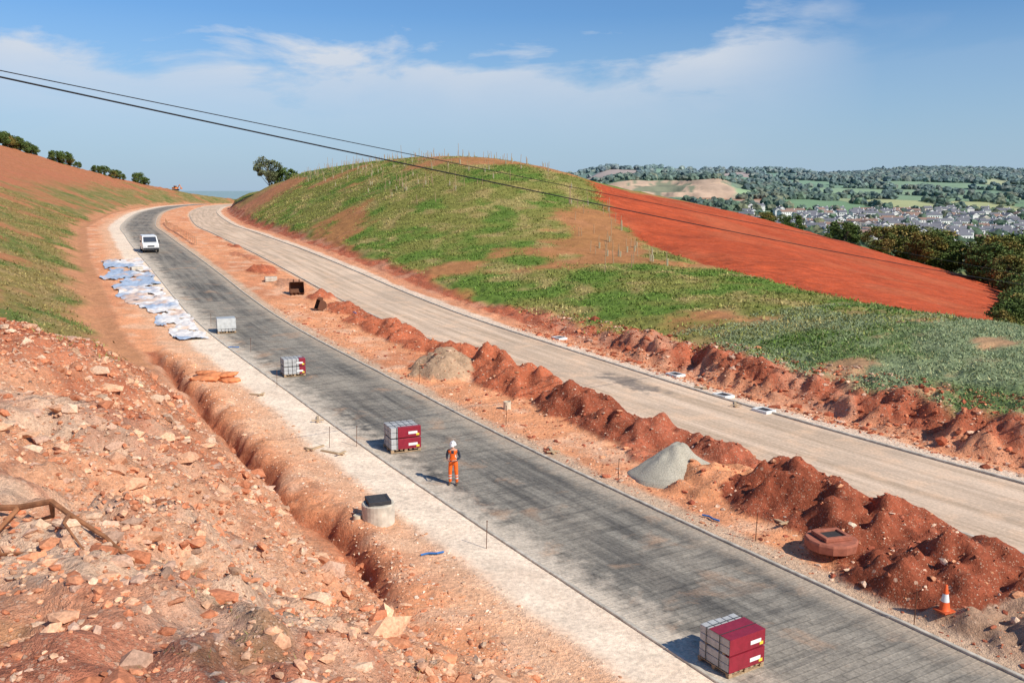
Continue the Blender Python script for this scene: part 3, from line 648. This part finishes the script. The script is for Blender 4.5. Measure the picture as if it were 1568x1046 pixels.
# manhole chamber
def ring_chamber(x,y):
    e=empty('concrete_manhole_chamber',(x,y,g1(x,y)-.1),R(20))
    b=MB();b.lathe([(.56,0),(.58,.05),(.58,.78),(.55,.82),(.42,.82),(.42,.4)],0,28,cap=False);b.obj('concrete_ring',[CONC],parent=e,smooth=False)
    b=MB();b.lathe([(.40,.0),(.41,.82),(.43,.822)],0,28,cap=True);b.obj('shaft_shade_plug',[simple('shaft_shade_paint',(.06,.05,.045))],parent=e)  # capped plug, coloured dark to stand in for the shade down the shaft
    IR=simple('cast_iron',(.055,.055,.06),.6,.2,12,.005,.3)
    b=MB()
    b.box(-.40,.40,-.40,-.30,.825,.97);b.box(-.40,.40,.30,.40,.825,.97);b.box(-.40,-.30,-.298,.298,.825,.97);b.box(.30,.40,-.298,.298,.825,.97)
    for i in range(6):b.box(-.298,.298,-.27+i*.1,-.225+i*.1,.92,.965)
    b.obj('iron_frame',[IR],bevel=.008,parent=e)
    b=MB();b.cyl(.16,.15,0,.3,0,16,Matrix.Translation((-.72,.1,.1)));b.obj('pipe_end',[simple('cream_pipe',(.6,.52,.38))],parent=e)
ring_chamber(-4.75,30.1)
e=empty('red_manhole_cover',(10.3,27.2,g1(10.3,27.2)+.08),R(15));RC_=simple('red_concrete',(.38,.13,.08),.9,.2,6,.02)
b=MB();b.lathe([(.82,-.2),(.84,.05),(.80,.12),(.5,.12)],0,12);b.obj('cover_slab',[RC_],bevel=.01,parent=e)
b=MB();b.box(-.48,.48,-.42,-.28,.125,.26);b.box(-.48,.48,.28,.42,.125,.26);b.box(-.48,-.34,-.278,.278,.125,.26);b.box(.34,.48,-.278,.278,.125,.26);b.obj('access_frame',[RC_],bevel=.02,parent=e)
b=MB();b.box(-.338,.338,-.276,.276,.125,.20);b.obj('iron_lid',[simple('dark_iron',(.05,.045,.04),.6)],bevel=.01,parent=e)
GI=simple('gully_iron',(.045,.045,.05),.5)
for (x,y) in [(10.3,54.8),(12.1,49.6),(13.5,46.3),(3.6,66.5),(20.9,33.3)]:
    e=empty('gully_grate',(x,y,g1(x,y)+.03),R(32))
    b=MB();b.box(-.38,.38,-.52,-.38,-.08,.10);b.box(-.38,.38,.38,.52,-.08,.10);b.box(-.38,-.27,-.378,.378,-.08,.10);b.box(.27,.38,-.378,.378,-.08,.10);b.obj('concrete_surround',[WHITEP],bevel=.01,parent=e)
    b=MB()
    b.box(-.268,.268,-.376,.376,-.05,.06)
    for i in range(7):b.box(-.26,.26,-.35+i*.105,-.30+i*.105,.062,.09)
    b.obj('grate_bars',[GI],parent=e)
# cone
def cone(x,y):
    e=empty('traffic_cone',(x,y,g1(x,y)+.02),.4);OR=simple('cone_orange',(.85,.13,.03),.5,.1,8);WH=simple('reflective_sleeve',(.8,.8,.78),.4,.05)
    b=MB();b.box(-.21,.21,-.21,.21,0,.045);b.obj('base',[simple('cone_base',(.55,.10,.03),.7,.2)],bevel=.015,parent=e)
    b=MB();b.lathe([(.155,.046),(.14,.06),(.105,.28)],0,20,cap=False);b.lathe([(.108,.28),(.072,.50)],1,20,cap=False);b.lathe([(.070,.50),(.035,.74),(.025,.75),(.0,.75)],0,20,cap=False);b.obj('body',[OR,WH],smooth=True,parent=e)
cone(11.75,22.6)
# stakes
RUST=simple('rusty_steel',(.16,.07,.04),.8,.3,20,.004,.3)
for (x,y) in [(-.85,27.8),(-7.1,39.2),(-8.3,39.0),(-13.6,50.2),(10.9,22.5),(-17.8,59.5),(-23.5,68.5),(4.3,34.6),(-.3,42.8),(8.2,28.4),(-5.5,51.5)]:
    b=MB();limb(b,(0,0,-.2),(.03,.01,.95),.013,.013,6);b.lathe([(.02,.93),(.02,.97)],0,8,Matrix.Translation((.03,.01,0)));b.obj('steel_pin',[RUST],(x,y,g1(x,y)))
b=MB();b.lathe([(.2,-.1),(.2,.42),(.16,.42),(.16,0)],0,20,cap=False);b.obj('pipe_stub',[simple('cream_plastic',(.66,.55,.40),.6)],(-.25,45.4,g1(-.25,45.4)),smooth=False)
# small site litter
BLUE=simple('blue_plastic',(.04,.16,.42),.5);TB=simple('sawn_timber',(.50,.36,.22),.85,.2,12)
for i,(x,y,l_) in enumerate([(-8.0,38.2,1.3),(-8.9,38.8,1.0),(9.4,29.6,.8),(-9.8,43.5,1.2),(1.8,38.7,.9),(12.3,47.6,1.1),(11.2,51.5,.8),(-14.2,48.2,.9),(-26.5,71.5,1.3),(-29,75,1.2)]):
    b=MB();b.box(-l_/2,l_/2,-.06,.06,.0,.045);b.box(-l_/2+.1,-l_/2+.2,-.3,.3,.047,.09);b.obj('timber_offcut',[TB],(x,y,g1(x,y)+.03),random.uniform(0,3))
for (x,y) in [(-2.6,27.2),(7.2,30.4),(-12.9,72.5),(-19.3,60.8)]:
    b=MB();
    pth=[(-.35,0,.04),(-.1,.08,.05),(.15,.02,.05),(.4,.12,.04)]
    for i in range(3):limb(b,pth[i],pth[i+1],.035,.035,7)
    b.obj('blue_duct_offcut',[BLUE],(x,y,g1(x,y)+.02),random.uniform(0,3))
# rusty buckets
def bucket(x,y,rz,sc):
    e=empty('excavator_bucket',(x,y,g1(x,y)+.05),rz,sc)
    n_=14;pr=[(.55*math.cos(t),.5+.5*math.sin(t)) for t in np.linspace(math.pi*.45,math.pi*1.75,n_)]
    b=MB()
    for t in (1.0,.93):
        V=[(xx,a*t,.5+(c_-.5)*t) for a,c_ in pr for xx in (-.55,.55)]
        F=[(2*i,2*i+1,2*i+3,2*i+2) for i in range(n_-1)];b.add((V,F))
    for xx in (-.55,.53):b.prism([(a,c_) for a,c_ in pr],xx,xx+.02)
    for i in range(4):b.box(-.5+i*.3,-.42+i*.3,.36,.60,.10,.16)
    b.box(-.25,-.2,-.3,.1,.95,1.2);b.box(.2,.25,-.3,.1,.95,1.2)
    b.obj('bucket_shell',[RUST],bevel=.01,parent=e)
bucket(-20.7,85,R(200),1.2);bucket(-16.6,76,R(120),.9)
def blockstack(x,y,rz):
    b=MB()
    for i in range(3):
        for j in range(2):b.box(-.6,.6,i*.34-.5,i*.34-.2,j*.24,j*.24+.22)
    b.obj('concrete_block_stack',[CONC],(x,y,g1(x,y)),rz,bevel=.02)
blockstack(-25.2,92.5,R(20));blockstack(-41.5,98.0,R(35))
# clay slabs
q_=simple('orange_clay',(.66,.24,.10),.95,.35,3,.10)
for i,(x,y) in enumerate([(-18.0,51.0),(-17.2,51.6),(-16.6,51.2),(-17.6,51.4),(-16.9,51.5),(-18.2,51.8)]):
    V,F=I2;w_=.5+.25*random.random();th=rng.normal(0,.07,(len(V),1));P_=V*(1+th)*np.array([[w_*1.3,w_*.8,.19]]);P_[:,2]=np.clip(P_[:,2],-.12,.14)+.05*fbm(P_[:,0]*9+i*7,P_[:,1]*9,3)
    b=MB();b.add((P_.tolist(),[tuple(f) for f in F.tolist()]));b.obj('clay_slab',[q_],(x,y,g1(x,y)+.1+.22*(i//3)),random.uniform(-.3,.9))
# polythene sheet
s=np.linspace(i0(64),i0(108),300);v=np.linspace(0,1,40);S_,T_=np.meshgrid(s,v,indexing='ij')
e0=-.4+.6*fbm(S_,S_*0,3,3);e1=-3.4+1.2*fbm(S_,S_*0,4,3,7)-1.6*ss(S_,i0(72),i0(95));V_=e0+(e1-e0)*T_
x,y=xy_of(S_,V_);zz=gz(x.ravel(),y.ravel())+.03+.32*np.abs(fbm(x.ravel(),y.ravel(),1.3,4,66))+.10*fbm(x.ravel(),y.ravel(),.35,2,67)
I=np.arange(S_.size).reshape(S_.shape);F=np.stack([I[:-1,:-1],I[1:,:-1],I[1:,1:],I[:-1,1:]],-1).reshape(-1,4)
fc_=np.stack([x.ravel()[F].mean(1),y.ravel()[F].mean(1)],1);ft=T_.ravel()[F].mean(1);fs=S_.ravel()[F].mean(1)
hole=fbm(fc_[:,0],fc_[:,1],2.2,4,77)+.5*ss(abs(ft-.5),.36,.5)+.2*(1-ss(fs,i0(64),i0(72)))<.44;F=F[hole]
cc=mixc(np.repeat(L((.80,.75,.70)),S_.size,0),(.38,.46,.57),ss(fbm(x.ravel(),y.ravel(),4,3,88)+.5*(T_.ravel()-.4)+.2*ss(S_.ravel(),i0(78),i0(90)),-.1,.2));cc=mixc(cc,(.70,.46,.31),ss(fbm(x.ravel(),y.ravel(),1.5,3,99),.1,.5)*.8)
mk('plastic_sheeting',np.stack([x.ravel(),y.ravel(),zz],1),F,vcol('polythene',.4,6,.12,.3),cc,True)
# tree stakes on the hill
b=MB();pts=[]
for i in range(260):
    s=rng.uniform(i0(115),i0(215));v=rng.uniform(38,66);pts.append((s,v))
P_=[xy_of(a,b_) for a,b_ in pts]+[(rng.uniform(8,16),rng.uniform(88,138)) for _ in range(50)]
px=np.array([float(p[0]) for p in P_]);py=np.array([float(p[1]) for p in P_]);pz=gz(px,py)
inf=inpoly(px,py,FIELD)
for x,y,z_,f_ in zip(px,py,pz,inf):
    if f_:continue
    h_=rng.uniform(.9,1.6) if rng.random()<.93 else 2.8
    limb(b,(x,y,z_-.1),(x+rng.normal(0,.08),y,z_+h_),.045,.035,5,0)
    if rng.random()<.35:limb(b,(x+.12,y,z_-.1),(x+.12,y,z_+.7),.07,.07,6,1)
b.obj('sapling_stakes',[WOODP,simple('tree_guard',(.42,.40,.26),.7)])
# power cables
CAB=simple('cable_rubber',(.012,.012,.014),.6,.05)
def cable(p0,p1,sag,r):
    p0=Vector(p0);p1=Vector(p1);d=p1-p0;b=MB();N=70;V=[];n_=6
    for i in range(N+1):
        t=-.25+1.35*i/N;p=p0+d*t;p.z+=sag*4*(t*t-t)
        ax=d.normalized();u=ax.cross(Vector((0,0,1))).normalized();w_=u.cross(ax)
        V+=[tuple(p+u*r*math.cos(a)+w_*r*math.sin(a)) for a in np.linspace(0,2*math.pi,n_,endpoint=False)]
    F=[(i*n_+j,i*n_+(j+1)%n_,(i+1)*n_+(j+1)%n_,(i+1)*n_+j) for i in range(N) for j in range(n_)]
    b.add((V,F));b.obj('power_cable',[CAB],smooth=True)
cable((-11.2,20,14.06),(48.2,80,3.3),.35,.021)
cable((-11.2,20.1,14.2),(48.4,80,4.1),.15,.012)
# root / dead branch
q_=simple('dead_root',(.30,.13,.06),.9,.3,6,.03)
b=MB()
path=[(-12.2,18.3,.25),(-11.3,18.0,.12),(-10.4,17.9,.28),(-9.6,17.7,.55),(-9.1,17.4,.22),(-8.2,17.0,.12),(-7.4,16.4,.08)]
def rootpath(pth,r0,r1):
    pp=[(x,y,g1(x,y)+h_) for x,y,h_ in pth]
    for i in range(len(pp)-1):limb(b,pp[i],pp[i+1],r0+(r1-r0)*i/(len(pp)-1),r0+(r1-r0)*(i+1)/(len(pp)-1),7)
rootpath(path,.08,.04);rootpath([(-9.6,17.7,.55),(-9.7,17.9,.25),(-10.3,18.3,.05)],.06,.03);rootpath([(-10.4,17.9,.28),(-10.6,17.2,.1),(-10.1,16.6,.05),(-9.3,16.3,.02)],.06,.02);rootpath([(-9.1,17.4,.22),(-8.9,16.8,.3),(-8.2,16.2,.08)],.05,.015)
b.obj('dead_tree_root',[q_])
# bare tree behind the camera
b=MB()
def br_(p,d,l,r,lev):
    p1=p+d*l;limb(b,p,p1,r,r*.7,6)
    if lev==0:return
    for i in range(3 if lev>4 else 2):
        nd=(d+Vector((random.gauss(0,.32),random.gauss(0,.32),random.gauss(.22,.15)))).normalized();br_(p1,nd,l*(.24 if lev==6 else random.uniform(.65,.85)),r*(.45 if lev==6 else .62),lev-1)
br_(Vector((0,0,-.5)),Vector((-.03,.03,1)).normalized(),13.5,.22,6)
b.obj('bare_tree',[BARK],(12.3,-3.8,g1(12.3,-3.8)))

# ---------------------------------------------------------------- person
def skin_obj(name,verts,edges,radii,sub=2,root=0):
    me=bpy.data.meshes.new(name);me.from_pydata(verts,edges,[]);o=bpy.data.objects.new(name,me);COL.objects.link(o)
    m_=o.modifiers.new('s','SKIN');m_.use_smooth_shade=True
    for i,r in enumerate(radii):
        sv=me.skin_vertices[0].data[i];sv.radius=(r if isinstance(r,tuple) else (r,r));sv.use_root=(i==root)
    u=o.modifiers.new('u','SUBSURF');u.levels=sub;u.render_levels=sub
    bpy.context.view_layer.update();dg=bpy.context.evaluated_depsgraph_get();me2=bpy.data.meshes.new_from_object(o.evaluated_get(dg));o.modifiers.clear();o.data=me2;return o
def person(x,y,rz):
    e=empty('construction_worker',(x,y,g1(x,y)+.002),rz)
    V=[(0,0,.98),(0,0,1.12),(0,0,1.28),(0,0,1.42),(0,-.005,1.50),(0,-.01,1.57)];Rr=[(.155,.12),(.15,.115),(.175,.125),(.14,.10),.055,.055];E=[(0,1),(1,2),(2,3),(3,4),(4,5)]
    for sg in (-1,1):
        i=len(V);V+=[(sg*.10,0,.90),(sg*.13,-.02,.50),(sg*.14,.02,.11),(sg*.15,-.10,.045),(sg*.155,-.18,.04)];Rr+=[.105,.078,.062,.048,.038];E+=[(0,i),(i,i+1),(i+1,i+2),(i+2,i+3),(i+3,i+4)]
        i=len(V);V+=[(sg*.205,.0,1.41),(sg*.27,.03,1.14),(sg*.17,-.20,1.08),(sg*.13,-.26,1.09)];Rr+=[.066,.050,.036,.026];E+=[(3,i),(i,i+1),(i+1,i+2),(i+2,i+3)]
    o=skin_obj('body',V,E,Rr,2);o.parent=e
    ORG_=simple('hivis_orange',(.90,.15,.02),.75,.12,9,.01);DK=simple('navy_cloth',(.035,.04,.06),.9,.2,9);SK=simple('skin',(.55,.30,.21),.6,.05);RF=simple('reflective_band',(.66,.66,.62),.4,.05);BT=simple('boot_leather',(.09,.06,.04),.8,.2)
    for m_ in (ORG_,DK,SK,RF,BT):o.data.materials.append(m_)
    for p in o.data.polygons:
        cx,cy,cz=p.center;arm=abs(cx)>.185 or (cy<-.13 and cz>.9)
        mi=0
        if cz<.13:mi=4
        elif cz<.95:
            mi=3 if (.27<cz<.32 or .38<cz<.43) else 0
        elif arm: mi=2 if (cy<-.20) else 1
        elif cz>1.45:mi=2
        elif .985<cz<1.02:mi=1
        elif (1.14<cz<1.185) or (cz>1.14 and .085<abs(cx)<.12):mi=3
        elif cz>1.3 and abs(cx)<.05:mi=1
        p.material_index=mi
    b=MB();Vh,Fh=I2;hv=[]
    for a in Vh:
        x_,y_,z_=a;w_=.078*(1-.18*max(0,-z_));hv.append((x_*w_,y_*.095-(.008 if z_<0 and y_<0 else 0),z_*.118))
    b.add((hv,[tuple(f) for f in Fh.tolist()]))
    b.add(([(-.012,-.09,-.02),(.012,-.09,-.02),(0,-.115,-.025),(0,-.088,.02)],[(0,1,2),(1,3,2),(3,0,2)]))
    for sg in (-1,1):b.box(sg*.078-.008,sg*.078+.008,-.01,.025,-.03,.03,0)
    b.box(-.025,.025,-.094,-.088,-.058,-.050,1)
    for sg in (-.03,.03):b.box(sg-.012,sg+.012,-.093,-.086,.008,.018,2)
    h=b.obj('head',[SK,simple('lips',(.4,.16,.13)),simple('eye_dark',(.05,.04,.03))],(0,-.015,1.635),parent=e,smooth=True)
    h.rotation_euler=(R(12),0,0)
    b=MB();b.lathe([(.145,.0),(.128,.012),(.124,.05),(.105,.10),(.065,.135),(.0,.148)],0,24,cap=False);b.prism([(-.19,-.008),(-.10,.02),(-.10,.006),(-.19,-.016)],-.075,.075,0);b.box(-.01,.01,-.11,.11,.10,.15,0)
    hh_=b.obj('safety_helmet',[simple('helmet_white',(.82,.82,.80),.3,.03,spec=.5)],(0,-.015,1.665),parent=e,smooth=True);hh_.rotation_euler=(R(10),0,0)
    for sg in (-1,1):
        W_=Vector((sg*.13,-.26,1.09));pv=[tuple(W_),tuple(W_+Vector((-sg*.03,-.05,.0))),tuple(W_+Vector((-sg*.045,-.085,-.005)))]
        hd=skin_obj('hand_palm',pv,[(0,1),(1,2)],[(.024,.018),(.036,.016),(.034,.014)],1);hd.parent=e;hd.data.materials.append(SK)
        for f_ in range(4):
            bs=Vector(pv[2])+Vector((0,-.005,.024-.016*f_));l_=[.036,.042,.038,.028][f_]
            fo=skin_obj('finger_%d'%(f_+1),[tuple(bs),tuple(bs+Vector((-sg*.012,-l_*.8,-.004))),tuple(bs+Vector((-sg*(.012+l_*.8),-l_,-.010)))],[(0,1),(1,2)],[.009,.0085,.007],1);fo.parent=e;fo.data.materials.append(SK)
        bs=Vector(pv[1])+Vector((0,-.005,.02));fo=skin_obj('thumb',[tuple(bs),tuple(bs+Vector((-sg*.02,-.02,.025))),tuple(bs+Vector((-sg*.035,-.045,.025)))],[(0,1),(1,2)],[.011,.010,.008],1);fo.parent=e;fo.data.materials.append(SK)
    b=MB();b.box(-.10,.10,-.40,-.32,1.07,1.085,0);b.obj('clipboard',[DK],parent=e)
    return e
person(-2.35,34.2,R(-10))
# ---------------------------------------------------------------- van
def van(x,y,rz):
    e=empty('white_van',(x,y,g1(x,y)),rz);WP=simple('white_paint',(.80,.80,.78),.3,.04,3,spec=.5);TY=simple('tyre_rubber',(.03,.03,.03),.85);BL=simple('black_trim',(.03,.03,.035),.5)
    prof=[(-2.45,.35),(-2.50,.95),(-2.35,1.12),(-1.65,1.28),(-.95,2.02),(-.6,2.12),(2.35,2.16),(2.45,2.05),(2.48,.35)]
    b=MB();n_=len(prof)
    V=[];
    for xx in (-.98,.98):
        V+=[(xx*(1 if z_<1.3 else .90),a,z_) for a,z_ in prof]
    F=[(i,(i+1)%n_,n_+(i+1)%n_,n_+i) for i in range(n_)]+[tuple(range(n_))[::-1],tuple(range(n_,2*n_))];b.add((V,F))
    b.obj('body_shell',[WP],bevel=.06,parent=e)
    b=MB();b.add(([(-.80,-1.66,1.32),(.80,-1.66,1.32),(.76,-1.04,1.96),(-.76,-1.04,1.96)],[(0,1,2,3)]))
    for sg in (-1,1):b.add(([(sg*.975,-1.45,1.32),(sg*.965,-.45,1.32),(sg*.915,-.45,1.9),(sg*.93,-.95,1.9)],[(0,1,2,3)]));
    b.obj('glazing',[GLASS],(0,-.03,.02),parent=e);
    b=MB()
    for sg in (-1,1):
        for yy in (-1.6,1.5):b.cyl(.34,.34,-.11,.11,0,20,Matrix.Translation((sg*.88,yy,.34))@Matrix.Rotation(R(90),4,'Y'))
    b.obj('wheels',[TY],bevel=.02,parent=e)
    b=MB();b.box(-.96,.96,-2.56,-2.44,.38,.62);b.box(-.42,.42,-2.53,-2.45,.74,.92)
    for sg in (-1,1):b.box(sg*1.12-.08,sg*1.12+.08,-1.35,-1.2,1.3,1.55)
    b.obj('bumper_and_mirrors',[BL],bevel=.02,parent=e)
    b=MB()
    for sg in (-1,1):b.box(sg*.72-.16,sg*.72+.16,-2.52,-2.42,.76,.98)
    b.obj('headlights',[simple('headlamp',(.7,.72,.75),.15,.02,spec=.6)],bevel=.02,parent=e)
van(-47.9,117.6,R(27))
def excavator(x,y,rz,sc):
    e=empty('orange_excavator',(x,y,g1(x,y)),rz,sc);OR=simple('plant_orange',(.75,.22,.03),.5);BK=simple('plant_black',(.04,.04,.04),.8)
    b=MB()
    for sg in (-1,1):b.prism([(-1.9,.35),(-1.6,0),(1.6,0),(1.9,.35),(1.6,.8),(-1.6,.8)],sg*1.1-.25,sg*1.1+.25)
    b.obj('tracks',[BK],bevel=.05,parent=e)
    b=MB();b.box(-1.2,1.2,-1.2,1.9,.95,1.9);b.box(-1.2,-.2,-1.3,.3,1.9,2.8);b.prism([(-1.2,1.4),(-3.2,3.4),(-3.4,3.2),(-1.2,.95)],.1,.5);b.prism([(-3.1,3.5),(-4.6,1.6),(-4.8,1.7),(-3.4,3.6)],.15,.45);b.prism([(-4.4,1.7),(-5.2,1.5),(-5.0,.8),(-4.3,.9)],-.2,.8);b.obj('upper_body',[OR],bevel=.05,parent=e)
    b=MB();b.box(-1.22,-.18,-1.33,-1.31,2.0,2.7);b.box(-1.23,-1.21,-1.2,.2,2.0,2.7);b.obj('cab_glass',[GLASS],parent=e)
excavator(-163,436,R(60),.8)
# orange barrier fence
b=MB();ORF=simple('orange_mesh',(.85,.26,.10),.7)
s=i0(124)
while s<i0(185):
    p0=xy_of(s,8.3);p1=xy_of(s+2.5,8.3);z0=g1(float(p0[0]),float(p0[1]));z1=g1(float(p1[0]),float(p1[1]))
    limb(b,(p0[0],p0[1],z0),(p0[0],p0[1],z0+1.1),.03,.03,5,1)
    for hh_ in (.3,.55,.8,1.0):limb(b,(p0[0],p0[1],z0+hh_),(p1[0],p1[1],z1+hh_),.03,.03,4,0)
    s+=2.5
b.obj('orange_barrier_fence',[ORF,WOODP])

# ---------------------------------------------------------------- CAMERA, LIGHT, SKY
cam=bpy.data.cameras.new('camera');co=bpy.data.objects.new('camera',cam);COL.objects.link(co);scene.camera=co
co.location=(0,0,11.5);co.rotation_euler=(R(90)-math.atan(223/1358),0,0);cam.sensor_width=36;cam.lens=36*1358/1568;cam.clip_end=40000;cam.clip_start=.1
sd=Vector((.76,-.65,0)).normalized();EL=R(40)
tosun=Vector((sd.x*math.cos(EL),sd.y*math.cos(EL),math.sin(EL)))
sl=bpy.data.lights.new('sun','SUN');sl.energy=5.0;sl.angle=R(.5);sl.color=(1,.93,.82);so=bpy.data.objects.new('sun',sl);COL.objects.link(so);so.rotation_euler=(-tosun).to_track_quat('-Z','Y').to_euler();so.location=(60,-50,80)
w=bpy.data.worlds.new('World');scene.world=w;w.use_nodes=True;nt=w.node_tree;bg=nt.nodes['Background']
sky=nt.nodes.new('ShaderNodeTexSky');sky.sky_type='NISHITA';sky.sun_disc=False;sky.sun_elevation=EL;sky.sun_rotation=math.atan2(tosun.x,tosun.y);sky.dust_density=.3;sky.ozone_density=3.0;sky.air_density=1.0
class WN(NT):
    def __init__(s):s.t=nt
q=WN()
tcn=nt.nodes.new('ShaderNodeTexCoord').outputs['Generated'];sp=nt.nodes.new('ShaderNodeSeparateXYZ');nt.links.new(tcn,sp.inputs[0])
hyp=q.math('SQRT',q.math('ADD',q.math('MULTIPLY',sp.outputs[0],sp.outputs[0]),q.math('MULTIPLY',sp.outputs[1],sp.outputs[1])))
el=q.math('DIVIDE',sp.outputs[2],q.math('MAXIMUM',hyp,.05));az=q.math('ARCTAN2',sp.outputs[0],sp.outputs[1])
skyc=q.mix(1.0,sky.outputs[0],(.70,.98,1.25),'MULTIPLY')
hz_=q.ramp(el,.0,.19,.95,.0);skyc=q.mix(hz_,skyc,(3.9,5.3,6.9))
cb=nt.nodes.new('ShaderNodeCombineXYZ');q.set(cb.inputs[0],q.math('MULTIPLY',az,5.0));q.set(cb.inputs[1],q.math('MULTIPLY',el,16.0))
n_a=q.noise(cb.outputs[0],1.0,7,.58,.3)
cb2=nt.nodes.new('ShaderNodeCombineXYZ');q.set(cb2.inputs[0],q.math('MULTIPLY',az,3.2));cb2.inputs[1].default_value=4.4
n_b=q.noise(cb2.outputs[0],1.0,3,.5)
top=q.math('ADD',.162,q.ramp(n_b,.3,.7,-.022,.028));t2=q.math('ADD',q.math('SUBTRACT',top,el),q.ramp(n_a,.3,.7,-.045,.045))
m1=q.ramp(t2,.0,.03)
m2=q.ramp(el,.03,.14,.15,1.0);m3=q.ramp(az,.22,.38,1,.08)
cm=q.math('MULTIPLY',q.math('MULTIPLY',m1,m2),q.math('MULTIPLY',m3,q.ramp(n_a,.32,.6,.45,1.0)))
cm=q.math('MULTIPLY',cm,q.ramp(t2,.02,.11,1.0,.5))
mixn=q.mix(cm,skyc,(7.0,7.5,8.3));nt.links.new(mixn,bg.inputs[0]);bg.inputs[1].default_value=.095
